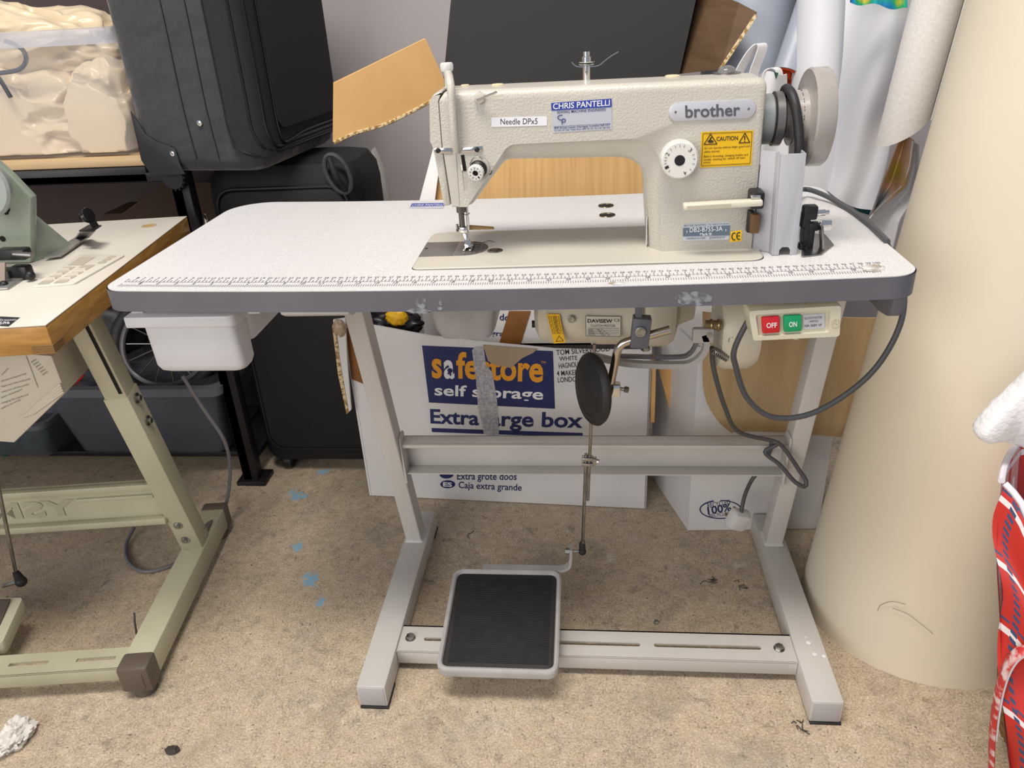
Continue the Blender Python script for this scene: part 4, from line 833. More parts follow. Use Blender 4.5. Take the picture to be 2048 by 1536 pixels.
# mechanism at the bed
MYc = .205
def Mq(x, y, Y=MYc): return PY(Y).at(x, y)
B().box(Mq(28, 507), (.050, .022, .018), .004).box(Mq(10, 555), (.040, .028, .030), .004).box(Mq(45, 545), (.030, .020, .026), .005).obj('feed_mechanism', mat('mechanism_black', '#2c2a2b', .4, .4), gm)
B().cyl(Mq(28, 508, .195), Mq(64, 510, .195), .0045, seg=14).obj('looper_shaft', m_steel, gm)
B().strip([Mq(4, 525, .18), Mq(4, 560, .17), Mq(6, 590, .16)], (1, 0, 0), .012, .003, 3).obj('presser_lever', mat('tan_metal', '#8d7f74', .35, .6), gm)
B().sphere(Mq(8, 570, .165), .007).sphere(Mq(60, 551, .19), .008).obj('lever_knob', m_dark, gm)
# bobbin winder bracket
wb_ = thing('winder_bracket', 'bent grey bracket with black thread tensioner on the plywood-edged table', 'bracket', LT(-.2, .36, LZ))
b = B(); b.strip([PZ(LZ+.006).at(105, 514), PZ(LZ+.006).at(150, 484), PZ(LZ+.007).at(165, 474), PZ(LZ+.03).at(175, 462), PZ(LZ+.034).at(182, 455)], (.8, .35, 0), .026, .003, 4); b.obj('arm', mat('bed_metal', '#a9a9a6', .32, .6), wb_)
tb = PZ(LZ+.036).at(180, 456); B().prism(rpoly([PZ(LZ+.036).at(*p) for p in ((158, 463), (186, 464), (204, 452), (178, 451))], .002), (0, 0, .002), .0004).obj('tab', m_dark, wb_)
tu = tb+Vector((.004, 0, 0)); B().strip([tu+Vector((.008, 0, 0)), tu+Vector((.004, 0, .012)), tu+Vector((-.002, 0, .026))], (.2, 1, 0), .014, .003, 3).obj('upright', m_dark, wb_)
tc_ = tu+Vector((-.004, 0, .022)); B().lathe([(.004, -.012), (.008, -.010), (.008, -.006), (.003, -.005), (.012, -.002), (.013, 0), (.012, .003), (.014, .005), (.013, .007), (.004, .008)], tc_, (.9, -.1, .3), 28).obj('tension_discs', mat('tension_dark', '#3c3a3a', .25, .8), wb_)
# accessory tray let into the top
ty = thing('accessory_tray', 'cream divided accessory tray let into the plywood-edged table', 'tray', LT(-.16, .2, LZ))
o4 = [LTP.at(*p) for p in ((62, 577), (150, 570), (252, 512), (160, 512))]
def tq(s, t, z=0): return (o4[0]*(1-s)+o4[1]*s)*(1-t)+(o4[3]*(1-s)+o4[2]*s)*t+Vector((0, 0, z))
B().prism(rpoly([tq(0, 0), tq(1, 0), tq(1, 1), tq(0, 1)], .008), (0, 0, .003), .0008).obj('rim', m_crm, ty)
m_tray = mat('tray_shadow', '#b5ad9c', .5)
for s0, s1, t0, t1 in ((.12, .45, .62, .90), (.10, .36, .04, .16), (.10, .36, .19, .30), (.10, .36, .33, .44), (.10, .36, .47, .57), (.46, .74, .04, .14), (.46, .74, .17, .27), (.46, .74, .30, .40), (.46, .74, .43, .62)):
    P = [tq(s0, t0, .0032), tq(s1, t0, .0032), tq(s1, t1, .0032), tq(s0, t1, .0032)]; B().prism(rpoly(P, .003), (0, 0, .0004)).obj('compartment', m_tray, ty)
for t in (.70, .80, .90): c = tq(.80, t, .003); B().lathe([(.0075, .0), (.0075, .0006), (.0001, .0008)], c, (0, 0, 1), 18).obj('bobbin_hole', m_tray, ty)
for t in (.175, .315, .455): B().bar(tq(.10, t, .005), tq(.36, t, .005), .0025, .004, up=EX).bar(tq(.46, t-.02, .005), tq(.74, t-.02, .005), .0025, .004, up=EX).obj('divider', m_crm, ty)

# ------------------------------------------------------------------ shelving with tub, left rear
m_blk = mat('rack_black', '#17151a', .45, col2='#1e1b20', scale=12)
rk = thing('shelf_rack', 'black shelving rack with plywood shelf behind the left table', 'shelving', (-.7, .85, 0))
RY = .65
B().bb((-.225, RY, 0), (-.185, RY+.03, .786), .002).bb((-.225, RY, 0), (-.20, RY+.04, .786), .002).obj('post', m_blk, rk); B().bb((-.24, RY-.012, 0), (-.165, RY+.05, .012), .002).obj('post_foot', m_blk, rk)
B().bb((-1.4, RY-.004, .768), (-.226, RY+.03, .788), .003).bb((-1.4, RY-.004, .768), (-.268, RY+.03, .800), .003).obj('front_beam', m_blk, rk); B().bb((-1.4, RY+.50, .768), (-.268, RY+.53, .800), .003).obj('rear_beam', m_blk, rk)
B().bb((-1.4, RY+.002, .801), (-.268, RY+.53, .816), .002).obj('shelf_board', mat('shelf_ply', '#c8ad86', .55, col2='#b99c74', scale=5, stretch=(1, 8, 8)), rk)
B().bb((-1.4, RY+.48, .816), (-.268, RY+.50, 1.45), .002).bb((-1.4, RY+.50, 0), (-.19, RY+.515, .768), .002).obj('wall_shade_board', mat('wall_shade_brown', '#4a3b3a', .6, col2='#423433', scale=4), rk)  # added boards; their dark brown stands in for shade on the wall
B().bb((-1.4, RY+.04, .055), (-.19, RY+.50, .07), .002).obj('lower_board', m_blk, rk)
B().bb((-.225, RY+.49, 0), (-.185, RY+.53, .768), .002).obj('post', m_blk, rk)
bx = thing('dark_cardboard_box', 'dark brown cardboard box in shadow behind the left table', 'box', (-.45, 1.05, .07))
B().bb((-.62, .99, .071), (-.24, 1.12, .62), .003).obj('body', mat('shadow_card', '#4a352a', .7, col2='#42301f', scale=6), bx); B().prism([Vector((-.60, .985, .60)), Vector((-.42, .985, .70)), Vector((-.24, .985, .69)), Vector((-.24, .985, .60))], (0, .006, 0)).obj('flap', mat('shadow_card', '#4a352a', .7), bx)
# clear tub with satin fabric
m_clear = mat('clear_plastic', '#e8e8f0', .10, alpha=.12, spec=.6); m_clear2 = mat('clear_plastic_rim', '#cfd0da', .15, alpha=.45, spec=.6)
tub = thing('clear_tub', 'clear plastic tub full of cream satin on the shelf behind the green machine', 'tub', (-.56, .86, .817))
def tubwalls(b, x0, x1, y0, y1, z0, z1, ins, th=.003):
    R0 = lambda z, i, r: rr(x0+i, x1-i, y0+i, y1-i, z, r)
    b.loft([R0(z1, 0, .03), R0(z0+.01, ins, .03), R0(z0, ins+.012, .025), R0(z0+.003, ins+.013, .025), R0(z0+.012, ins+th, .03), R0(z1, th, .03)], True, False)
    b.bm.faces.ensure_lookup_table(); return b
x0, x1 = -.88, -.275; z0, z1 = .818, 1.055
b = tubwalls(B(), x0, x1, .665, 1.05, z0, z1, .02); b.obj('body', m_clear, tub)
b = B(); b.loft([rr(x0-.008, x1+.008, .657, 1.058, z1-.018, .035), rr(x0-.010, x1+.010, .655, 1.060, z1+.010, .036), rr(x0+.004, x1-.004, .669, 1.046, z1+.012, .03), rr(x0+.004, x1-.004, .669, 1.046, z1-.018, .03)], False, False); b.obj('rim', m_clear2, tub)
m_sat = mat('cream_satin', '#dac7a6', .30, col2='#d0bb98', scale=3, sheen=.3)
def lump(c, r, seed, amp=.22, freq=2.2, nu=64, nv=40, zmin=None, fold=.10, box=None, sharp=1.6):
    off = Vector((seed*3.1, seed*1.7, seed*.9)); b = B(); c = Vector(c)
    def f(u, v):
        th = u*2*math.pi; ph = v*math.pi; d = Vector((math.sin(ph)*math.cos(th), math.sin(ph)*math.sin(th), math.cos(ph)))
        n = noise.noise(d*freq+off); rg = 1-abs(noise.noise(d*freq*sharp+off*2))*2; rg2 = 1-abs(noise.noise(d*freq*sharp*2-off))*2
        k = 1+amp*n+fold*rg+fold*.45*rg2; p = c+Vector((d.x*r[0], d.y*r[1], d.z*r[2]))*k
        if zmin is not None: p.z = max(p.z, zmin)
        if box: p = Vector((min(max(p.x, box[0]), box[1]), min(max(p.y, box[2]), box[3]), max(p.z, zmin)))
        return p
    b.grid(f, nu, nv); bmesh.ops.remove_doubles(b.bm, verts=b.bm.verts[:], dist=1e-5); return b
bxx = (-.852, -.302, .692, 1.02)
for i, (c, r, lab) in enumerate((((-.62, .80, .90), (.20, .13, .10), 'creased cream satin heap filling the left of the clear tub'), ((-.38, .79, .88), (.09, .11, .11), 'upright cream satin bundle at the right end of the clear tub'), ((-.60, .84, 1.03), (.19, .10, .075), 'smooth cream satin rising above the rim of the clear tub'))):
    lump(c, r, i+3, .30, 1.5, 160, 100, .825, .15, bxx, 1.5).obj('satin_fabric', m_sat, ang=180, label=lab, category='fabric', group='satin fabric in the tub')
hp = [PY(.675).at(*p) for p in ((-60, 150), (0, 146), (38, 139), (52, 122), (47, 102), (28, 88), (10, 82))]
B().tube(hp, .0045, 10, 6).tube([PY(.675).at(*p) for p in ((-10, 146), (4, 165), (22, 195))], .0045, 8, 4).obj('coat_hanger', mat('hanger_grey', '#3d4148', .4), label='dark grey plastic hanger hook inside the clear tub', category='hanger')
# tubs on the floor
t2 = thing('grey_tub', 'smoky plastic tub of dark goods on the floor behind the beige leg', 'tub', (-.47, .80, 0))
m_smoke = mat('smoky_plastic', '#6a6f7a', .15, alpha=.38, spec=.6); m_smoke2 = mat('smoky_rim', '#7a7f88', .15, alpha=.65)
tubwalls(B(), -.69, -.235, .652-.012, .98, .074, .27, .03).obj('body', m_smoke, t2)
B().loft([rr(-.705, -.220, .63, .995, .262, .03), rr(-.708, -.217, .627, .998, .285, .03), rr(-.69, -.235, .645, .98, .286, .03), rr(-.69, -.235, .645, .98, .262, .03)], False, False).obj('rim', m_smoke2, t2)
lump((-.47, .80, .17), (.18, .12, .09), 9, .15, 2, 48, 30, .09, .06, (-.65, -.275, .685, .94)).obj('black_bag', mat('bag_black', '#15151b', .5), ang=180, label='black bag heap inside the smoky tub', category='bag')
wh = thing('spoked_wheel', 'black spoked wheel with grey rim lying on the smoky tub', 'wheel', (-.42, .80, .33))
wc = Vector((-.40, .76, .345)); wax = Vector((.15, -.80, .55)).normalized(); wu = wax.orthogonal().normalized(); wv = wax.cross(wu)
def circ(c, r, n=48): return [c+(wu*math.cos(2*math.pi*k/n)+wv*math.sin(2*math.pi*k/n))*r for k in range(n)]
B().tube(circ(wc, .125), .016, 10, closed=True).obj('tyre', m_rub, wh); B().tube(circ(wc+wax*.004, .106), .007, 8, closed=True).obj('rim', mat('rim_grey', '#6c6c70', .35, .5), wh)
B().lathe([(.014, -.02), (.014, .02)], wc, wax).obj('hub', m_dark, wh)
for k in range(14): B().cyl(wc, circ(wc, .104, 14)[k], .0016, seg=6).obj('spoke', m_steel, wh)
lump((-.62, .85, .36), (.13, .10, .08), 12, .2, 2, 40, 26, .29, .1).obj('dark_cloth', mat('bag_black', '#15151b', .5), ang=180, label='dark bundled cloth above the smoky tub under the green machine', category='cloth')
P = [PY(.70).at(*p) for p in ((132, 748), (152, 741), (168, 752), (146, 778), (128, 765))]
B().prism(P, (0, .004, 0)).obj('red_tag', mat('red_tag', '#b3141c', .4), label='small bright red tag beside the beige leg', category='tag')
t3 = thing('shallow_tub', 'shallow clear tub with green reels at the far left floor', 'tub', (-.85, .78, 0))
tubwalls(B(), -1.05, -.705, .63, .92, .074, .18, .02).obj('body', m_smoke, t3); B().loft([rr(-1.06, -.70, .622, .93, .172, .03), rr(-1.062, -.698, .62, .932, .186, .03), rr(-1.045, -.71, .635, .92, .186, .03), rr(-1.045, -.71, .635, .92, .172, .03)], False, False).obj('rim', m_smoke2, t3)
for x, y, lab in ((-.94, .70, 'leftmost green plastic reel in the shallow floor tub'), (-.865, .69, 'middle green plastic reel in the shallow floor tub'), (-.79, .70, 'rightmost green plastic reel in the shallow floor tub')):
    B().lathe([(.014, 0), (.034, 0), (.034, .024), (.014, .024), (.014, 0)], (x, y, .088), (.1, -.5, 1), 24).obj('green_reel', mat('green_plastic', '#0c5a44', .35), label=lab, category='reel', group='green reels in the shallow tub')
# grey lead behind the left table
B().tube([PY(.50).at(365, 752), PY(.50).at(405, 815), PY(.50).at(448, 880), PY(.50).at(460, 935), PY(.48).at(455, 995), PY(.46).at(440, 1030), PZ(.10).at(400, 1062), PZ(.006).at(385, 1103), PZ(.006).at(345, 1130), PZ(.006).at(290, 1143), PZ(.006).at(258, 1125), PZ(.006).at(252, 1090), PZ(.02).at(268, 1055)], .0042, 8, 7).obj('power_lead', mat('lead_grey', '#6f6f73', .45), label='grey power lead curling on the floor behind the beige leg', category='cable')
B().tube([PZ(.0).at(279, 1300)+Vector((0, 0, .0)), PZ(.0).at(279, 1300)+Vector((0, .012, .055)), PZ(.0).at(279, 1300)+Vector((0, .02, .075))], .0022, 6, 3).obj('thin_stake', mat('stake_brown', '#4a4238', .5), label='thin dark metal stake standing behind the beige foot', category='stake')
# ------------------------------------------------------------------ suitcases
m_heath = mat('heather_fabric', '#38373a', .85, col2='#2c2b2e', scale=620, lo=.35, hi=.65, bump=1.0, bscale=8, bdist=.025, sheen=.2)
m_case = mat('black_case_fabric', '#1b1a1d', .8, col2='#171619', scale=200, bump=.3, bscale=300, bdist=.0005)
m_case2 = mat('black_case_fabric2', '#121115', .75, col2='#0f0e12', scale=200, bump=.2, bscale=300, bdist=.0005)
m_zip = mat('zip_black', '#101012', .35); m_pipe = mat('piping_black', '#1a191c', .5)
sc1 = thing('suitcase', 'heather grey upright suitcase with zipped side, standing on the lower black suitcase', 'suitcase', (-.1, .78, .79))
E0 = Vector((.021, .572, 0)); eL = Vector((-.991, .135, 0)); eR = Vector((.135, .991, 0)); DL, DR = .278, .356
def SCp(l, r, z): return E0+eL*l+eR*r+Vector((0, 0, z))
def scring(i, z, rad=.045): return rpoly([SCp(i, i, z), SCp(i, DR-i, z), SCp(DL-i, DR-i, z), SCp(DL-i, i, z)], rad, 8)
Z0 = .792
B().loft([scring(.040, Z0, .02), scring(.020, Z0+.003, .03), scring(.007, Z0+.012, .04), scring(.001, Z0+.030), scring(0, Z0+.05), scring(0, 1.34), scring(.01, 1.37), scring(.04, 1.385)]).obj('shell', m_heath, sc1)
# black front panel covering the right-hand face and wrapping the corner
def arcpt(s, z, o=.0):
    """run round the front corner: s<0 along the side, s>0 along the front"""
    r = .045
    if s < 0: p = SCp(r-s, -o, z)
    elif s < r*1.5: a = s/(r*1.5)*math.pi/2; p = SCp(r-(r+o)*math.sin(a), r-(r+o)*math.cos(a), z)
    else: p = SCp(-o, r+(s-r*1.5), z)
    return p
def panel(name, m, s0, s1, z0, z1, o, parent, zr=.05):
    b = B(); n = 26; nz = 12; rows = []
    def f(u, v):
        s = s0+(s1-s0)*u; z = z0+(z1-z0)*v
        lo = zr*(1-min(1, (s-s0)/zr))**2 if zr else 0
        return arcpt(s, max(z, z0+lo*.8) if v < .3 else z, o)
    b.grid(f, n, nz, -.004); return b.obj(name, m, parent)
panel('front_panel', m_case, -.012, .375, Z0+.030, 1.33, .0035, sc1, .03)
panel('front_pocket', m_case, .085, .36, Z0+.075, 1.33, .010, sc1, .02)
for s, o, r in ((-.012, .005, .0035), (.028, .006, .003), (.052, .006, .0042), (.085, .010, .003)):
    pts = [arcpt(s, 1.33, o)]+[arcpt(s, 1.33-k*.08, o) for k in range(1, 6)]+[arcpt(s, Z0+.085, o), arcpt(s+.012, Z0+.050, o), arcpt(s+.045, Z0+.031+abs(s)*.2, o), arcpt(s+.12, Z0+.030+abs(s)*.3, o), arcpt(.37, Z0+.030+abs(s)*.3, o)]
    B().tube(pts, r, 8, 4).obj('zip_track', m_zip, sc1)
for l in (.100, .150): B().tube([SCp(l, -.0005, 1.33), SCp(l-.003, -.001, 1.1), SCp(l, -.001, .93), SCp(l-.004, -.0005, Z0+.03)], .0018, 6, 6).obj('side_seam', m_pipe, sc1)
FS = Plane(SCp(0, 0, 0), -eR)
P = [FS.at(*p, .0015) for p in ((262, 222), (276, 240), (292, 268), (316, 283), (340, 291), (352, 298), (362, 330), (372, 348), (304, 350), (284, 320))]
B().prism(P, FS.n*.003, .001).obj('corner_guard', mat('guard_black', '#1d1c1f', .5), sc1)
for x, y in ((399, 246), (345, 307)): c = FS.at(x, y, .003); B().lathe([(.0058, -.003), (.0058, .001), (.004, .0022), (.0001, .0026)], c, FS.n, 18).obj('rivet', m_chrome, sc1)
wc_ = FS.at(343, 356, -.02); b = B(); b.lathe([(.006, 0), (.024, .002), (.026, .006), (.026, .016), (.024, .020), (.006, .022)], wc_, eR, 28)
for k in range(16): a = k*math.pi/8; b.box(wc_+eR*.011+(eL*math.cos(a)+Vector((0, 0, 1))*math.sin(a))*.0262, (.004, .016, .003), M=Matrix.Rotation(math.atan2(eR.y, eR.x)-math.pi/2, 4, 'Z') @ Matrix.Rotation(-a, 4, 'Y'))
b.obj('wheel', mat('wheel_black', '#202022', .4), sc1)
# lower suitcase
s2 = thing('lower_suitcase', 'plain black suitcase standing on the floor under the heather grey one', 'suitcase', (-.01, .81, 0))
X0, X1, Y0, Y1 = -.182, .168, .70, .925
def s2r(i, z, r=.05): return rr(X0+i, X1-i, Y0+i, Y1-i, z, r)
B().loft([s2r(.03, .030, .03), s2r(.008, .038, .045), s2r(0, .06), s2r(0, .72), s2r(.004, .755), s2r(.018, .780, .045), s2r(.05, .788, .03)]).obj('shell', m_case2, s2)
PF = PY(Y0); b = B(); b.loft([[Vector((p.x, Y0+.004, p.y)) for p in rpoly([Vector(v) for v in ((X0+.03, .08), (X1-.03, .08), (X1-.03, .735), (X0+.03, .735))], .045, 8)], [Vector((p.x, Y0-.010, p.y)) for p in rpoly([Vector(v) for v in ((X0+.034, .084), (X1-.034, .084), (X1-.034, .731), (X0+.034, .731))], .045, 8)], [Vector((p.x, Y0-.014, p.y)) for p in rpoly([Vector(v) for v in ((X0+.045, .095), (X1-.045, .095), (X1-.045, .72), (X0+.045, .72))], .045, 8)]]); b.obj('front_pocket', m_case2, s2)
B().tube([Vector((p.x, Y0-.004, p.y)) for p in rpoly([Vector(v) for v in ((X0+.028, .078), (X1-.028, .078), (X1-.028, .737), (X0+.028, .737))], .045, 8)], .0035, 6, closed=True).obj('piping', m_pipe, s2)
B().tube([Vector((X1-.07+.0*k, Y0-.016, .10+.12*k)) for k in range(5)], .0025, 6, 2).obj('side_seam', m_pipe, s2)
hc = PY(Y0-.004).at(676, 348); hu = Vector((.34, 0, -.94)); hv = Vector((.94, 0, .34))
B().tube([hc+hu*(.042*math.cos(t*math.pi/16))+hv*(.024*math.sin(t*math.pi/16)) for t in range(32)], .0055, 8, closed=True).obj('handle_surround', mat('handle_grey', '#3c3a3e', .5), s2)
B().tube([hc+hu*.036+Vector((0, -.004, 0)), hc+Vector((0, -.016, 0)), hc-hu*.036+Vector((0, -.004, 0))], .007, 8, 6).obj('carry_handle', m_case2, s2)
p = PY(Y0-.035).at(412, 444); B().prism(rpoly([p+Vector((-.004, 0, .018)), p+Vector((.004, 0, .018)), p+Vector((.009, 0, -.018)), p+Vector((-.009, 0, -.018))], .003), (0, -.002, 0), .0005).obj('zip_pull', m_chrome, s2)
for x, y in ((X0+.05, Y0+.03), (X1-.05, Y0+.03), (X0+.05, Y1-.04), (X1-.05, Y1-.04)): B().cyl((x-.012, y, .020), (x+.012, y, .020), .0195, seg=24, bev=.003).box((x, y, .032), (.034, .03, .02), .005).obj('wheel', m_dark, s2)

# ------------------------------------------------------------------ cardboard boxes in the middle
m_card = mat('kraft_card', '#bd9862', .75, col2='#b08a55', scale=5, stretch=(30, 1, 1))
m_cardL = mat('kraft_flap', '#e2b578', .75, col2='#d9ab6d', scale=8)
m_cardShade = mat('kraft_shaded', '#5f4830', .75, col2='#553f28', scale=10, stretch=(1, 1, 8))  # kraft darkened: shade on the right flap is put into the colour
m_cedge = mat('card_edge', '#d8c49c', .8, col2='#96753f', scale=160, lo=.45, hi=.55)
m_wcard = mat('white_card', '#dddbdb', .55, col2='#d6d4d4', scale=4)
m_navy = mat('navy_print', '#1c2358', .5, col2='#20285f', scale=12)
m_tape = mat('brown_tape', '#8a5a2c', .3, col2='#7c4f26', scale=14)
def card(name, m, parent, pts, th=.005, edge=True):
    P = [Vector(p) for p in pts]; n = (P[1]-P[0]).cross(P[2]-P[0]).normalized()
    if n.dot(CAM-P[0]) > 0: n = -n
    o = B().prism(P, n*th).obj(name, m, parent, smooth=False)
    return o
bL, bR = Vector((.116, .600, 0)), Vector((.786, .556, 0)); bd = (bR-bL).normalized(); bn = Vector((bd.y, -bd.x, 0)); BX = Plane(bL, bn)
sb = thing('storage_box', 'white safestore Extra large box of cardboard on the floor under the table', 'box', (.47, .74, 0))
zt_l = .405
depth = .32; bk = -bn*depth; th = .005
def vwall(name, a, c, z0, z1, parent, m=m_wcard): 
    d = (c-a).normalized(); nrm = Vector((-d.y, d.x, 0))*th
    return B().prism([a+Vector((0, 0, z0)), c+Vector((0, 0, z0)), c+Vector((0, 0, z1)), a+Vector((0, 0, z1))], nrm).obj(name, m, parent, smooth=False)
top = [BX.at(*p) for p in ((715, 640), (770, 655), (860, 672), (960, 684), (1050, 692), (1110, 698), (1200, 700), (1297, 700))]
P = [bL+Vector((0, 0, .002)), bR+Vector((0, 0, .002))]+[p for p in top[::-1]]; P[2] = Vector((bR.x, bR.y, P[2].z)); P[-1] = Vector((bL.x, bL.y, P[-1].z))
B().prism(P, -bn*th).obj('front_panel', m_wcard, sb, smooth=False)
bkl = bk+Vector((.085, 0, 0)); vwall('left_panel', bL+bkl, bL, .002, .42, sb); vwall('right_panel', bR, bR+bk, .002, .40, sb); vwall('rear_panel', bR+bk, bL+bkl, .002, .40, sb)
q = quad_px('blue_panel', m_navy, sb, BX, ((844, 691), (1106, 702), (1110, 817.5), (858, 805)), .0002, .0003)
m_oran = mat('orange_print', '#e69b22', .5)
b = B(); text_px(b, BX, 's', (864, 754), (884, 754.5), (863, 717), .0010, .03); b.obj('orange_initial', m_oran, q, smooth=False); b = B(); text_px(b, BX, 'festore', (913, 755), (1086, 763), (912, 703), .0010, .028); b.obj('orange_lettering', m_oran, q, smooth=False)
b = B(); text_px(b, BX, 'a', (888, 755), (909, 755.5), (887, 720), .0010, .03); text_px(b, BX, 'self storage', (869, 790), (1086, 799), (869, 768.5), .0010, .02); b.obj('white_lettering', m_white, q, smooth=False)
b = B(); p = BX.at(900, 741, .0014); b.prism([p+bd*.006*math.cos(t*math.pi/8)+Vector((0, 0, .006*math.sin(t*math.pi/8))) for t in range(16)], bn*.0002); b.bar(p, p-Vector((0, 0, .013)), .004, .0004); b.obj('keyhole', m_navy, q)
b = B(); text_px(b, BX, 'TM', (1082, 727), (1091, 727.5), (1082, 722), .0010); b.obj('trademark', m_oran, q, smooth=False)
b = B(); text_px(b, BX, 'Extra', (861, 846), (958, 850), (860, 818), .0008, .025); text_px(b, BX, 'large box', (970, 851), (1165, 855), (970, 822), .0008, .025)
poly_px(b, BX, ((863, 856), (1165, 866), (1166, 875), (864, 864)), .0003, .0003)
text_px(b, BX, 'Extra grote doos', (914, 959), (1033, 960), (914, 945), .0008, .01); text_px(b, BX, 'Caja extra grande', (917, 976), (1043, 981.5), (917, 963), .0008, .01)
poly_px(b, BX, [(895.5+15*math.cos(t*math.pi/12), 968.5+8*math.sin(t*math.pi/12)) for t in range(24)], .0003, .0003); poly_px(b, BX, [(893+14*math.cos(t*math.pi/12), 949+8*math.sin(t*math.pi/12)) for t in range(24)], .0003, .0003)
b.obj('navy_lettering', m_navy, sb, smooth=False)
b = B(); text_px(b, BX, 'ES', (886, 972.5), (904, 973.5), (886, 964), .0012, .03); b.obj('badge_lettering', m_white, sb, smooth=False)
b = B()
for s, p0, p1, ph in (('TOM SILVERWOOD', (1113, 710.5), (1220, 702), (1112, 700)), ('WHITE', (1119, 722), (1155, 720), (1118, 713.5)), ('HAGNOLIA', (1118, 737), (1163, 733), (1117, 727)), ('4 MAKERS Y', (1114, 752), (1170, 749), (1113, 742)), ('LONDON, E', (1116, 765), (1172, 762), (1115, 755))): text_px(b, BX, s, p0, p1, ph, .0008, .004)
b.obj('handwriting', m_ink, sb, smooth=False)
quad_px('torn_tape', mat('torn_tape', '#bdbcc2', .5, col2='#dcdbe0', scale=170, lo=.42, hi=.6, alpha=.55), sb, BX, ((944, 700), (950, 694), (967, 692), (972, 730), (985, 745), (994, 800), (998, 870), (985, 874), (968, 868), (956, 815), (952, 760)), .0016, .0003)
card('torn_patch', mat('torn_kraft', '#a8937a', .8), sb, [BX.at(*p, .0016+o) for p, o in (((966, 690), .001), ((1074, 699), .004), ((1066, 706), .004), ((1045, 716), .003), ((1022, 736), .001), ((990, 730), .001), ((976, 722), .001))], .002)
# hanging left flap with tape
F0 = Plane(bL+Vector((-.012, 0, 0)), bn)
card('side_flap', m_wcard, sb, [F0.at(*p, .02) for p in ((666, 640), (690, 637), (694, 720), (702, 820), (694, 827), (681, 760), (671, 700))], .006)
card('flap_edge', m_cedge, sb, [F0.at(*p, .022) for p in ((664, 650), (671, 648), (679, 720), (697, 825), (693, 828), (676, 750))], .006)
card('brown_tape', m_tape, sb, [BX.at(*p, .002) for p in ((690, 645), (702, 645), (727, 768), (703, 758))], .001)
lump(F0.at(680, 655, .02), (.014, .012, .018), 4, .4, 3, 24, 16).obj('tape_wad', mat('tape_wad', '#b39c84', .35), sb, ang=180)
card('rear_flap', m_cardL, sb, [PY(.56).at(*p) for p in ((1300, 735), (1312, 735), (1309, 845), (1301, 845))], .04)
bg_ = lump((.215, .66, .43), (.06, .035, .028), 5, .3, 3, 40, 26, .408, .15); bg_.obj('black_sack', mat('sack_black', '#141317', .35), ang=180, label='black plastic sack sticking out of the top of the safestore box', category='sack')
lump(PY(.612).at(793, 634), (.022, .012, .018), 8, .3, 3, 30, 20).obj('yellow_packet', mat('packet_yellow', '#dba912', .4), ang=180, label='yellow packet beside the black sack on the safestore box', category='packet')
# upper box behind, open, with flaps
ub = thing('open_box', 'open white cardboard box with raised kraft flaps behind the sewing machine', 'box', (.62, .85, .41))
UX0, UX1, UY0, UY1, UZ0, UZ1 = .335, .80, .635, .905, .386, .69
B().bb((UX0, UY0, UZ0), (UX1, UY0+.005, UZ1)).obj('front_panel', m_wcard, ub, smooth=False); B().bb((UX0, UY1, UZ0), (UX1, UY1+.005, UZ1)).obj('rear_panel', m_card, ub, smooth=False)
B().bb((UX0, UY0, UZ0), (UX0+.005, UY1, UZ1)).obj('left_panel', m_wcard, ub, smooth=False); B().bb((UX1-.005, UY0, UZ0), (UX1, UY1, UZ1)).obj('right_panel', m_wcard, ub, smooth=False); B().bb((UX0, UY0, UZ0), (UX1, UY1, UZ0+.005)).obj('base', m_wcard, ub, smooth=False)
UB = PY(UY0); b = B(); text_px(b, UB, 'doos', (999, 640), (1038, 644), (999, 627), .0006, .02); text_px(b, UB, 'grande', (982, 671), (1037, 674), (982, 661), .0006, .02); b.obj('navy_lettering', m_navy, ub, smooth=False)
quad_px('brown_tape', m_tape, ub, UB, ((1018, 622), (1062, 622), (1040, 692), (998, 688)), .0012, .0003)
card('front_flap', m_card, ub, [PY(UY0-.004).at(868, 412), PY(UY0-.004).at(1300, 402), PY(UY0+.05).at(1300, 300), PY(UY0+.05).at(880, 300)], .005)
card('white_edge', m_wcard, ub, [PY(UY0-.02).at(836, 412), PY(UY0-.02).at(868, 412), PY(UY0+.04).at(884, 290), PY(UY0+.04).at(868, 290)], .004)
_a, _b, _c = PY(.60).at(668, 166), PY(.60).at(667, 284), PY(.70).at(851, 77); FL_ = Plane(_a, (_b-_a).cross(_c-_a)); fl = [FL_.at(*p) for p in ((668, 166), (667, 284), (780, 243), (890, 186), (888, 158), (851, 77))]
card('left_flap', m_cardL, ub, fl, .005)
b = B()
ee = [fl[1], fl[1]+(fl[2]-fl[1])*.4+Vector((0, 0, .003)), fl[2], fl[3]]
b.tube([p+Vector((0, .002, -.001)) for p in ee], .0042, 6, 6); b.obj('ragged_edge', m_cedge, ub)
fr = [PY(.82).at(1396, -20), PY(.70).at(1475, 12), PY(.68).at(1511, 31), PY(.66).at(1440, 139), PY(.80).at(1340, 150)]
card('right_flap', m_cardShade, ub, fr, .006)
B().bar(fr[2], fr[3], .006, .010, 0).obj('flap_edge', m_cedge, ub)
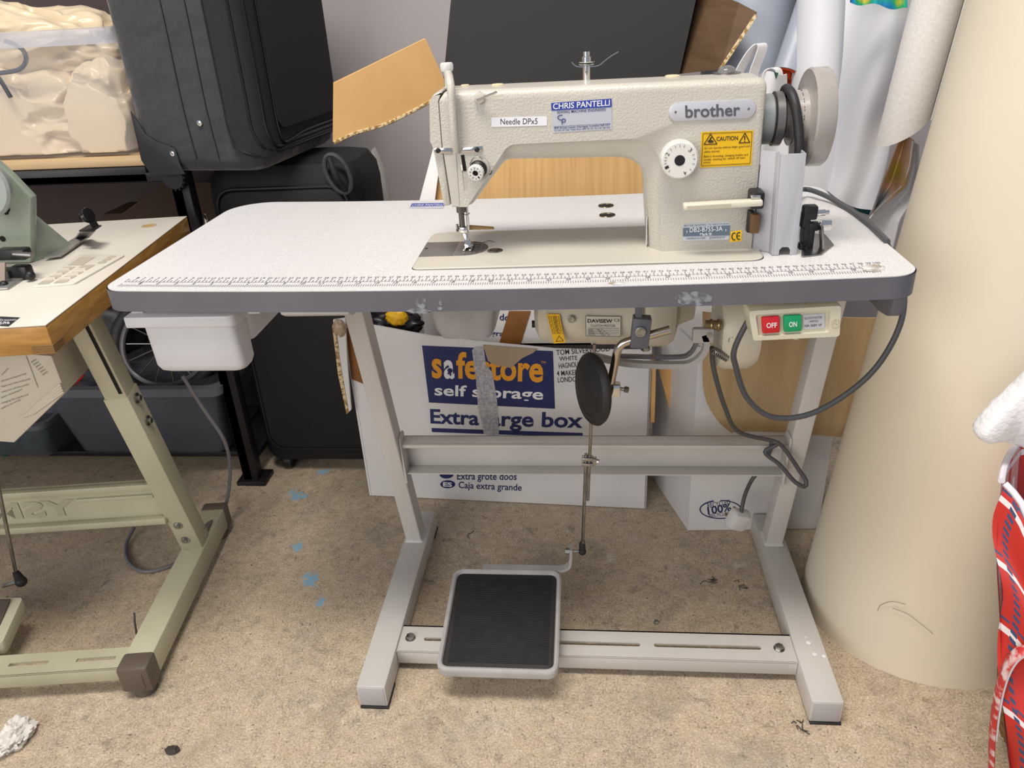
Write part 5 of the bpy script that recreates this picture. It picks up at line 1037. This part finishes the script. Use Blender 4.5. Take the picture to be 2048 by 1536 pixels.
# black foam block standing in it
m_foam = mat('black_foam', '#2b2a2c', .75, col2='#4a4644', scale=2.2, lo=.45, hi=.85, bump=.15, bscale=60)
fx = [PY(.755).at(903, 0).x, PY(.755).at(1396, 0).x]
tl, tr = PY(.755).at(905, -40), PY(.755).at(1402, -40); bl_, br_ = PY(.735).at(872, 300), PY(.735).at(1325, 300)
ex_ = (tl-bl_)/(tl.z-bl_.z); T_ = 1.25
ptop = [tl+ex_*(T_-tl.z), tr+ex_*(T_-tr.z)]; pbot = [bl_-ex_*(bl_.z-.43), br_-ex_*(br_.z-.43)]
pbot = [p+Vector((0, .02, 0)) for p in pbot]
bkv = Vector((-.012, .10, .0))
B().loft([[ptop[0], ptop[1], pbot[1], pbot[0]], [p+bkv for p in (ptop[0], ptop[1], pbot[1], pbot[0])]]).obj('foam_block', m_foam, smooth=False, label='large black foam slab standing in the open box behind the machine', category='foam')
wbp = [PY(.95).at(*p) for p in ((728, 350), (742, 300), (760, 340), (775, 410))]; B().prism([Vector((wbp[0].x, .95, .0)), *wbp, Vector((wbp[3].x, .95, 0))], (0, .05, 0), .008).obj('white_bolster', mat('bolster_white', '#c9c6c0', .7), label='pale fabric bundle between the black suitcase and the wall', category='fabric')
# ------------------------------------------------------------------ right-hand box and wrapping paper
rb = thing('recycled_box', 'white cardboard box with recycled logo on the floor right of the safestore box', 'box', (1.0, .6, 0))
ra, rc = Vector((.872, .477, 0)), Vector((1.155, .489, 0)); rd = Vector((-.05, .17, 0))*1.3; rbn = (rc-ra).normalized(); RB = Plane(ra, Vector((rbn.y, -rbn.x, 0)))
B().prism([ra+Vector((0, 0, .001)), rc+Vector((0, 0, .001)), rc+Vector((0, 0, .45)), ra+Vector((-.004, 0, .45))], (0, .005, 0), .0015).obj('front_panel', m_wcard, rb)
B().prism([ra+Vector((0, .0, .001)), ra+rd+Vector((0, 0, .001)), ra+rd+Vector((-.004, 0, .45)), ra+Vector((-.004, 0, .45))], (.005, .002, 0)).obj('side_panel', m_wcard, rb, smooth=False)
B().prism([rc+Vector((0, .0, .001)), rc+rd+Vector((0, 0, .001)), rc+rd+Vector((0, 0, .45)), rc+Vector((0, 0, .45))], (-.005, 0, 0)).obj('far_side_panel', m_wcard, rb, smooth=False)
B().prism([ra+rd+Vector((0, 0, .001)), rc+rd+Vector((0, 0, .001)), rc+rd+Vector((0, 0, .45)), ra+rd+Vector((0, 0, .45))], (0, -.005, 0)).obj('rear_panel', m_wcard, rb, smooth=False)
b = B(); oc = (1441, 1019)
P = [RB.at(oc[0]+41*math.cos(math.radians(a)), oc[1]+18*math.sin(math.radians(a)), .0006) for a in range(-90, 255, 10)]
b.tube(P, lambda t: .0012+.0022*max(0, t-.75), 6); text_px(b, RB, 'RECYCLED', (1416, 1016), (1461, 1008), (1414, 1007), .0006); text_px(b, RB, '100%', (1416, 1029), (1463, 1021), (1414, 1014), .0006, .02); text_px(b, RB, 'RECYCLABLE', (1418, 1035), (1468, 1029), (1418, 1028), .0006); b.obj('recycled_logo', m_navy, rb, smooth=False)
card('inner_flap', m_cardL, rb, [PY(.60).at(*p) for p in ((1316, 735), (1372, 735), (1352, 848), (1344, 836))], .004)
def wp(u, v):
    x = 1408+(1750-1408)*u; y = 630+(872-630)*v
    if v > .55: x = max(x, 1408+60*((v-.55)/.45)**2.2)
    p = PY(.455).at(x, y); return p+Vector((0, .012*math.sin(u*5)+.018*(1-min(1, u*9))+.02*max(0, v-.9)*5, 0))
B().grid(wp, 30, 20, .003).obj('kraft_sheet', mat('kraft_paper', '#bda27a', .7, col2='#b2966d', scale=6, stretch=(8, 1, 1)), label='tan kraft card sheet draped over the recycled-logo box', category='card sheet')
# ------------------------------------------------------------------ fabric rolls on the right
def roll(name, m, c0, c1, r0, r1, lab, turns=2.2, gap=.004, inner=None, nseg=40, th=.0022, cat='roll', group='vinyl rolls behind the table', taper_start=0):
    c0, c1 = Vector(c0), Vector(c1); ax = (c1-c0).normalized(); u = ax.orthogonal().normalized(); v = ax.cross(u); b = B(); N_ = int(turns*nseg)
    def f(s, t):
        a = s*turns*2*math.pi+taper_start; k = (s-1)*turns*gap; r = r0+(r1-r0)*t+k; return c0+(c1-c0)*t+(u*math.cos(a)+v*math.sin(a))*r
    b.grid(f, N_, 6, th); return b.obj(name, m, ang=60, label=lab, category=cat, group=group) if group else b.obj(name, m, ang=60, label=lab, category=cat)
m_vgrey = mat('grey_vinyl', '#a3a9b6', .4, col2='#99a0ad', scale=4); m_vwhite = mat('white_vinyl', '#dadade', .45, col2='#d0d1d6', scale=3); m_vor = mat('orange_lining', '#d2481c', .5)
def axis(p0, p1, Y0, Y1): return PY(Y0).at(*p0), PY(Y1).at(*p1)
a, c = axis((1512, -40), (1478, 175), .86, .80); d = a-c; roll('vinyl_roll', m_vgrey, c-d*.5, a+d*1.2, .085, .085, 'wide pale grey vinyl roll nearest the black foam slab', 2.2)
a, c = axis((1608, 40), (1572, 146), .74, .70); d = a-c; roll('vinyl_roll', m_vgrey, c, a+d*3, .028, .030, 'narrow grey vinyl roll with orange inside, ending above the handwheel', 1.2)
roll('orange_liner', m_vor, c-d*.02, a+d*1, .0225, .024, 'orange lining showing in the end of the narrow grey vinyl roll', 1.1, group=None, cat='lining')
a, c = axis((1652, -60), (1633, 210), .74, .68); d = a-c; roll('vinyl_roll', m_vwhite, c-d*1.9, a+d*.6, .052, .052, 'white vinyl roll standing directly behind the grey handwheel', 2.2)
a, c = axis((1606, -30), (1598, 180), .90, .84); d = a-c; roll('vinyl_roll', m_vor, c-d*.5, a+d*.8, .030, .030, 'orange roll in the dark gap left of the white vinyl roll', 1.6)
def interp(pts, t):
    n = len(pts)-1; i = min(int(t*n), n-1); k = t*n-i; return pts[i][0]*(1-k)+pts[i+1][0]*k, pts[i][1]*(1-k)+pts[i+1][1]*k
Ls = [(1720, -480), (1700, -200), (1693, -60), (1690, 40), (1684, 140), (1668, 240), (1652, 320), (1642, 368)]; Rs = [(1960, -480), (1895, -200), (1865, -60), (1848, 62), (1806, 190), (1788, 246), (1774, 330), (1744, 420)]
Ls = smoothpts([Vector((*p, 0)) for p in Ls], 4); Rs = smoothpts([Vector((*p, 0)) for p in Rs], 4)
def s4(u, v):
    l, r = interp([(p.x, p.y) for p in Ls], v), interp([(p.x, p.y) for p in Rs], v); x = l[0]+(r[0]-l[0])*u; y = l[1]+(r[1]-l[1])*u+14*math.sin(u*math.pi)*v
    return PY(.62-.08*u+.022*math.sin(u*6.2+v*3)+.012*math.sin(v*9+u*2)).at(x, y)
B().grid(s4, 28, 60, .002).obj('hanging_vinyl', m_vwhite, ang=80, label='broad white vinyl sheet hanging between the handwheel and the foam roll', category='vinyl sheet')
m_teal = mat('teal_backing', '#0f4a52', .3)
B().prism([PY(.575).at(*p) for p in ((1690, 394), (1697, 397), (1722, 414), (1742, 419), (1738, 430), (1718, 424), (1700, 410))], (0, .004, 0)).obj('teal_offcut', m_teal, label='dark teal vinyl edge at the foot of the hanging white sheet', category='vinyl offcut')
# textured roll beside the foam
a, c = axis((1988, -420), (1806, 262), .44, .50); b = B(); ax_ = (a-c).normalized(); u = Vector((1, 0, 0)); u = (u-ax_*u.dot(ax_)).normalized(); v = ax_.cross(u)
def s5(s, t):
    an = (s*1.15-.1)*2*math.pi; r = .040-.004*s; cut = (.055*(.5-.5*math.cos(an))-.03)*max(0, 1-2*t)
    return c+(a-c)*t-ax_*cut+(u*math.cos(an)+v*math.sin(an))*r
b.grid(s5, 44, 20, .0025); b.obj('textured_roll', mat('textured_white', '#e4e0dc', .6, col2='#dad5d0', scale=240, bump=.3, bscale=200), ang=60, label='textured white roll lying against the cream foam roll', category='roll', group='vinyl rolls behind the table')
m_irid = bpy.data.materials.new('iridescent_film'); m_irid.use_nodes = True; nt = m_irid.node_tree; bs = nt.nodes['Principled BSDF']; bs.inputs['Roughness'].default_value = .3; bs.inputs['Metallic'].default_value = .15
tcn = nt.nodes.new('ShaderNodeTexCoord'); nn = nt.nodes.new('ShaderNodeTexNoise'); nn.inputs['Scale'].default_value = 9; rp = nt.nodes.new('ShaderNodeValToRGB')
for k, (pos, col) in enumerate(((.25, '#4a8a3a'), (.40, '#a2a030'), (.48, '#b89a50'), (.60, '#d2aa94'), (.78, '#6aa8b8'))):
    el = rp.color_ramp.elements[k] if k < 2 else rp.color_ramp.elements.new(pos); el.position = pos; el.color = lin(col)
nt.links.new(tcn.outputs['Object'], nn.inputs['Vector']); nt.links.new(nn.outputs[0], rp.inputs[0]); nt.links.new(rp.outputs[0], bs.inputs['Base Color'])
def ir(u, v):
    l = interp([(1804, 262), (1785, 310), (1765, 365), (1746, 421)], v); r = interp([(1828, 280), (1822, 330), (1812, 372), (1748, 428)], v); return PY(.55+.015*math.sin(u*5)).at(l[0]+(r[0]-l[0])*u, l[1]+(r[1]-l[1])*u)
B().grid(ir, 10, 16, .002).obj('iridescent_film', m_irid, label='gold green iridescent film showing beside the hanging white sheet', category='film')
def we(u, v):
    l = interp([(1824, 282), (1818, 330), (1806, 368), (1748, 424), (1738, 436)], v); r = interp([(1842, 290), (1840, 350), (1830, 395), (1800, 440), (1786, 500)], v); return PY(.53+.02*math.sin(u*4)+.01*v).at(l[0]+(r[0]-l[0])*u, l[1]+(r[1]-l[1])*u)
B().grid(we, 10, 18, .002).obj('white_offcut', m_vwhite, label='narrow white vinyl fold curling under the iridescent film', category='vinyl sheet')
def ho(u, v): return PY(.505+.006*math.sin(u*9)).at(1700+115*u, -40+(45+14*u+4*math.sin(u*11))*v)
m_holo = bpy.data.materials.new('holographic_film'); m_holo.use_nodes = True; nt = m_holo.node_tree; bs = nt.nodes['Principled BSDF']; bs.inputs['Roughness'].default_value = .2; bs.inputs['Metallic'].default_value = .6
tcn = nt.nodes.new('ShaderNodeTexCoord'); nn = nt.nodes.new('ShaderNodeTexNoise'); nn.inputs['Scale'].default_value = 22; rp = nt.nodes.new('ShaderNodeValToRGB')
for k, (pos, col) in enumerate(((.3, '#1f3fb0'), (.45, '#2aa0d8'), (.55, '#2fbf7a'), (.62, '#d8d040'), (.72, '#8a4ad0'))):
    el = rp.color_ramp.elements[k] if k < 2 else rp.color_ramp.elements.new(pos); el.position = pos; el.color = lin(col)
nt.links.new(tcn.outputs['Object'], nn.inputs['Vector']); nt.links.new(nn.outputs[0], rp.inputs[0]); nt.links.new(rp.outputs[0], bs.inputs['Base Color'])
B().grid(ho, 16, 6, .002).obj('holographic_film', m_holo, label='rainbow holographic film hanging at the top over the white sheet', category='film')
B().prism([PY(.545).at(*p) for p in ((1812, -30), (1826, -30), (1848, 60), (1843, 58), (1815, 20))], (0, .003, 0)).obj('teal_edge', m_teal, label='teal vinyl strip beside the holographic film at the top', category='vinyl offcut')
# tote bag handles
tg = thing('tote_bag', 'white tote bag with looped handles behind the machine column', 'bag', (.93, .5, .8))
m_tote = mat('tote_white', '#dddcde', .7)
TY = .47
B().strip([PY(TY).at(*p) for p in ((1476, 150), (1487, 128), (1503, 103), (1518, 88), (1525, 93), (1520, 112), (1512, 132), (1506, 152))], (.9, .55, .0), .020, .0016, 6).obj('handle', m_tote, tg)
B().strip([PY(TY+.01).at(*p) for p in ((1530, 160), (1534, 143), (1545, 136), (1556, 140), (1560, 155))], (.8, .6, 0), .016, .0016, 6).obj('handle', m_tote, tg)
def tbag(u, v): return PY(TY+.01+.012*math.sin(u*7+v*4)).at(1500+(1572-1500)*u+6*v, 146+(330-146)*v+4*math.sin(u*9))
B().grid(tbag, 14, 14, .002).obj('body', m_tote, tg)
B().prism([PY(TY-.004).at(*p) for p in ((1548, 144), (1557, 146), (1552, 158))], (0, .002, 0)).obj('green_print', mat('dark_green', '#1f4a40', .5), tg)
# big cream foam roll
m_cfoam = mat('cream_foam', '#ddd3bf', .8, col2='#d8ccb6', scale=2.0, bump=.15, bscale=420, bdist=.0006)
fr_ = thing('foam_roll', 'huge cream foam roll leaning at the right end of the table', 'foam roll', (1.29, .24, 0))
c0 = Vector((1.268, .262, 0)); dv = Vector((.108, .03, 1)); TOP = 1.5; b = B()
def fsp(s, t):
    a = s*2.35*2*math.pi+math.radians(-58-.35*360); r = .207-(1-s)*2.35*.024
    z = TOP*t; ctr = c0+dv*z
    if s > .9: r += .010*((s-.9)/.1)**2
    return ctr+Vector((math.cos(a), math.sin(a)*.98, 0))*r
b.grid(fsp, 150, 14, .012); b.obj('rolled_sheet', m_cfoam, fr_, ang=70)
FRp = [Plane((0, .055, 0), (0, -1, 0)).at(*p) for p in ((1755, 1213), (1785, 1208), (1808, 1213))]
b = B()
for pts in (((1785, 1216), (1815, 1228), (1838, 1245), (1852, 1256), (1866, 1268)), ((1755, 1222), (1762, 1210), (1785, 1203), (1811, 1209))):
    P = []
    for p in pts:
        d = ray(*p); t = .6
        for _ in range(400):       # walk the ray to the foam surface
            q = CAM+d*t; cc = c0+dv*q.z
            if (Vector((q.x, q.y))-Vector((cc.x, cc.y))).length < .2085: break
            t += .003
        P.append(q)
    b.tube(P, .00035, 5, 4)
b.obj('stray_thread', mat('thread_brown', '#3d3022', .7), fr_)
# wadding and checked laundry bag
def soft(pts, pl, th, seed, name, m, lab, cat):
    P = [pl.at(*p) for p in pts]; b = B(); cen = sum(P, Vector())/len(P)
    R_ = smoothpts(P, 5, True); rings = []
    for k, (s, dy) in enumerate(((.80, -1), (.93, -.8), (.99, -.35), (1, 0), (.99, .35), (.93, .8), (.80, 1))): rings.append([cen+(p-cen)*s+pl.n*(-dy*th/2)+Vector((0, 0, .004*noise.noise(p*60+Vector((seed, k, 0))))) for p in R_])
    b.loft(rings); return b.obj(name, m, ang=180, label=lab, category=cat)
soft(((1949, 866), (1962, 842), (1990, 812), (2030, 775), (2075, 735), (2130, 740), (2130, 905), (2060, 900), (2030, 882), (1995, 876), (1968, 880)), PY(-.02), .035, 3, 'wadding', mat('white_wadding', '#e9e8ea', .95, bump=.6, bscale=150, bdist=.003), 'fluffy white wadding piece at the right edge of the picture', 'wadding')
def plaid():
    m = bpy.data.materials.new('plaid_weave'); m.use_nodes = True; nt = m.node_tree; N = nt.nodes; L = nt.links; bs = N['Principled BSDF']; bs.inputs['Roughness'].default_value = .45
    tc = N.new('ShaderNodeTexCoord'); sx = N.new('ShaderNodeSeparateXYZ'); L.new(tc.outputs['UV'], sx.inputs[0])
    def M_(op, a, v=None, w=None):
        n = N.new('ShaderNodeMath'); n.operation = op; L.new(a, n.inputs[0])
        if v is not None:
            if isinstance(v, (int, float)): n.inputs[1].default_value = v
            else: L.new(v, n.inputs[1])
        if w is not None: n.inputs[2].default_value = w
        return n.outputs[0]
    def band(ch, sc_, off, width): return M_('LESS_THAN', M_('FRACT', M_('MULTIPLY_ADD', sx.outputs[ch], sc_, off)), width)
    ck = N.new('ShaderNodeTexChecker'); ck.inputs['Scale'].default_value = 220; L.new(tc.outputs['UV'], ck.inputs[0]); ck.inputs[1].default_value = lin('#c9322a'); ck.inputs[2].default_value = lin('#e9d6d2')
    def mix(f, a, c):
        n = N.new('ShaderNodeMix'); n.data_type = 'RGBA'; L.new(f, n.inputs[0]); L.new(a, n.inputs[6]); n.inputs[7].default_value = lin(c); return n.outputs[2]
    c = ck.outputs[0]; bx_, by_ = band(0, 9, .5, .22), band(1, 9, .3, .25); c = mix(M_('MULTIPLY', bx_, by_), c, '#f0ecec'); c = mix(band(0, 9, .0, .30), c, '#c22a22'); c = mix(band(1, 9, .80, .10), c, '#e6e0e0')
    c = mix(M_('MULTIPLY', band(0, 9, .92, .045), band(1, 75, 0, .55)), c, '#3c4a72'); c = mix(M_('MULTIPLY', band(1, 9, .62, .04), band(0, 75, 0, .55)), c, '#3c4a72')
    L.new(c, bs.inputs['Base Color']); return m
m_plaid = plaid()
lb_ = thing('laundry_bag', 'red and white checked woven laundry bag at the lower right edge', 'bag', (1.40, -.12, 0))
def bagface(b, f, nu, nv):
    n0 = len(b.bm.verts); b.grid(f, nu, nv); b.bm.verts.ensure_lookup_table(); uv = b.bm.loops.layers.uv.verify()
    b.bm.faces.ensure_lookup_table()
    k = nu*nv; fs = b.bm.faces[-k:]
    for i, fc in enumerate(fs):
        iu, iv = i % nu, i//nu
        for lp, (du, dv_) in zip(fc.loops, ((0, 0), (1, 0), (1, 1), (0, 1))): lp[uv].uv = ((iu+du)/nu*BU, (iv+dv_)/nv*.5)
# corner line seen in the photo, nearest edge of the bag
ys_ = -.06
cl_ = smoothpts([PY(-.06-.11*min(1, k/6)).at(*p) for k, p in enumerate(((2003, 962), (1996, 1040), (1993, 1120), (1997, 1200), (2002, 1290), (2004, 1390), (2012, 1480), (2028, 1600), (2050, 1760)))], 4)
cl_ = [p for p in cl_ if p.z > .0]+[Vector((cl_[-1].x, cl_[-1].y, .001))]
def cpt(v): n = len(cl_)-1; i = min(int(v*n), n-1); k = v*n-i; return cl_[n-i]*(1-k)+cl_[n-i-1]*k
BU = .35
def mouth(u): t = min(1, u/.22); return 1-.47*(t*t*(3-2*t))
b = B()
def ff(u, v): p = cpt(v*mouth(u)); return p+Vector((u*.34+.004*math.sin(v*13), -.16*math.sin(min(1, u*1.4)*math.pi/2)+.006*math.sin(v*17+u*9), 0))
bagface(b, ff, 40, 40); b.obj('front_side', m_plaid, lb_, ang=180, recalc=False)
b = B()
def lf(u, v): p = cpt(v); return p+Vector((.072*u-.006*math.sin(u*3.14), u*.10, .004*u))
bagface(b, lf, 14, 40); b.obj('left_side', m_plaid, lb_, ang=180, recalc=False)
b = B()
def rf(u, v): p = lf(1, v); return p+Vector((u*.34, .02*math.sin(u*6), -.03*u))
bagface(b, rf, 20, 40); b.obj('rear_side', m_plaid, lb_, ang=180, recalc=False)
B().tube([ff(u/24, 1) for u in range(25)], .0042, 8, 2).tube([lf(u/6, 1) for u in range(7)], .0042, 8, 3).tube([rf(u/8, 1) for u in range(9)], .0042, 8, 2).obj('white_binding', mat('binding_white', '#e6e2ea', .6), lb_)
ys_ = -.14
B().tube([PY(ys_-.02).at(*p) for p in ((2060, 1296), (2035, 1306), (2015, 1330), (2000, 1370), (1990, 1420), (1984, 1480), (1983, 1550))], .008, 8, 6, flat=.35).obj('strap', mat('strap_red', '#c2302e', .5, col2='#dfc9c6', scale=60, lo=.45, hi=.6), lb_)
B().tube([PY(ys_-.021).at(*p) for p in ((2060, 1306), (2038, 1316), (2020, 1340), (2006, 1378), (1997, 1425), (1990, 1480))], .003, 6, 6).obj('strap_stitching', m_white, lb_)
lump((cl_[0].x+.19, -.07, .20), (.11, .06, .20), 15, .12, 2, 30, 24, .002).obj('woven_basket', mat('basket_tan', '#8a6a3c', .7, col2='#5e4524', scale=120), ang=180, label='tan woven article inside the checked laundry bag', category='basket')
# ------------------------------------------------------------------ litter on the floor
pp = PZ(0).at(35, 1480)
lump(pp+Vector((0, 0, .012)), (.019, .028, .013), 21, .5, 2.6, 40, 26, .0005, .28).obj('paper_scrap', mat('scrap_white', '#dcd8d0', .7), ang=20, label='crumpled white paper scrap on the floor at lower left', category='paper')
pp = PZ(0).at(345, 1503); lump(pp+Vector((0, 0, .003)), (.010, .006, .004), 22, .5, 3, 16, 10, .0005, .3).obj('dry_leaf', mat('leaf_dark', '#3b342f', .8), label='tiny dark shrivelled leaf on the front floor', category='leaf')
pp = PZ(0).at(1313, 1245); B().lathe([(.0055, 0), (.0055, .003), (.003, .004), (.0028, .001), (.0001, .001)], pp, (0, 0, 1), 16).obj('loose_screw', m_zinc, label='small loose screw on the floor behind the slotted bar', category='screw')
m_fluff = mat('lint_dark', '#3a3733', .9)
for i, (x, y, n, lab) in enumerate(((1422, 1163, 7, 'larger dark lint tangle on the floor left of the right foot'), (1484, 1170, 4, 'small dark lint tuft nearest the right foot bar'), (1597, 1447, 6, 'dark lint tuft beside the front of the right foot'), (940, 1068, 2, 'dark speck of lint behind the pedal'))):
    b = B(); c = PZ(0).at(x, y); rd_ = random.Random(i+40)
    for k in range(n):
        a = rd_.random()*6.28; l = .008+.012*rd_.random(); o = Vector((rd_.uniform(-.006, .006), rd_.uniform(-.008, .008), .0008)); b.tube([c+o, c+o+Vector((math.cos(a)*l*.5, math.sin(a)*l*.5, .002)), c+o+Vector((math.cos(a+.6)*l, math.sin(a+.6)*l, 0))], .0007, 5, 3)
    b.obj('lint_tuft', m_fluff, label=lab, category='lint', group='lint on the floor')
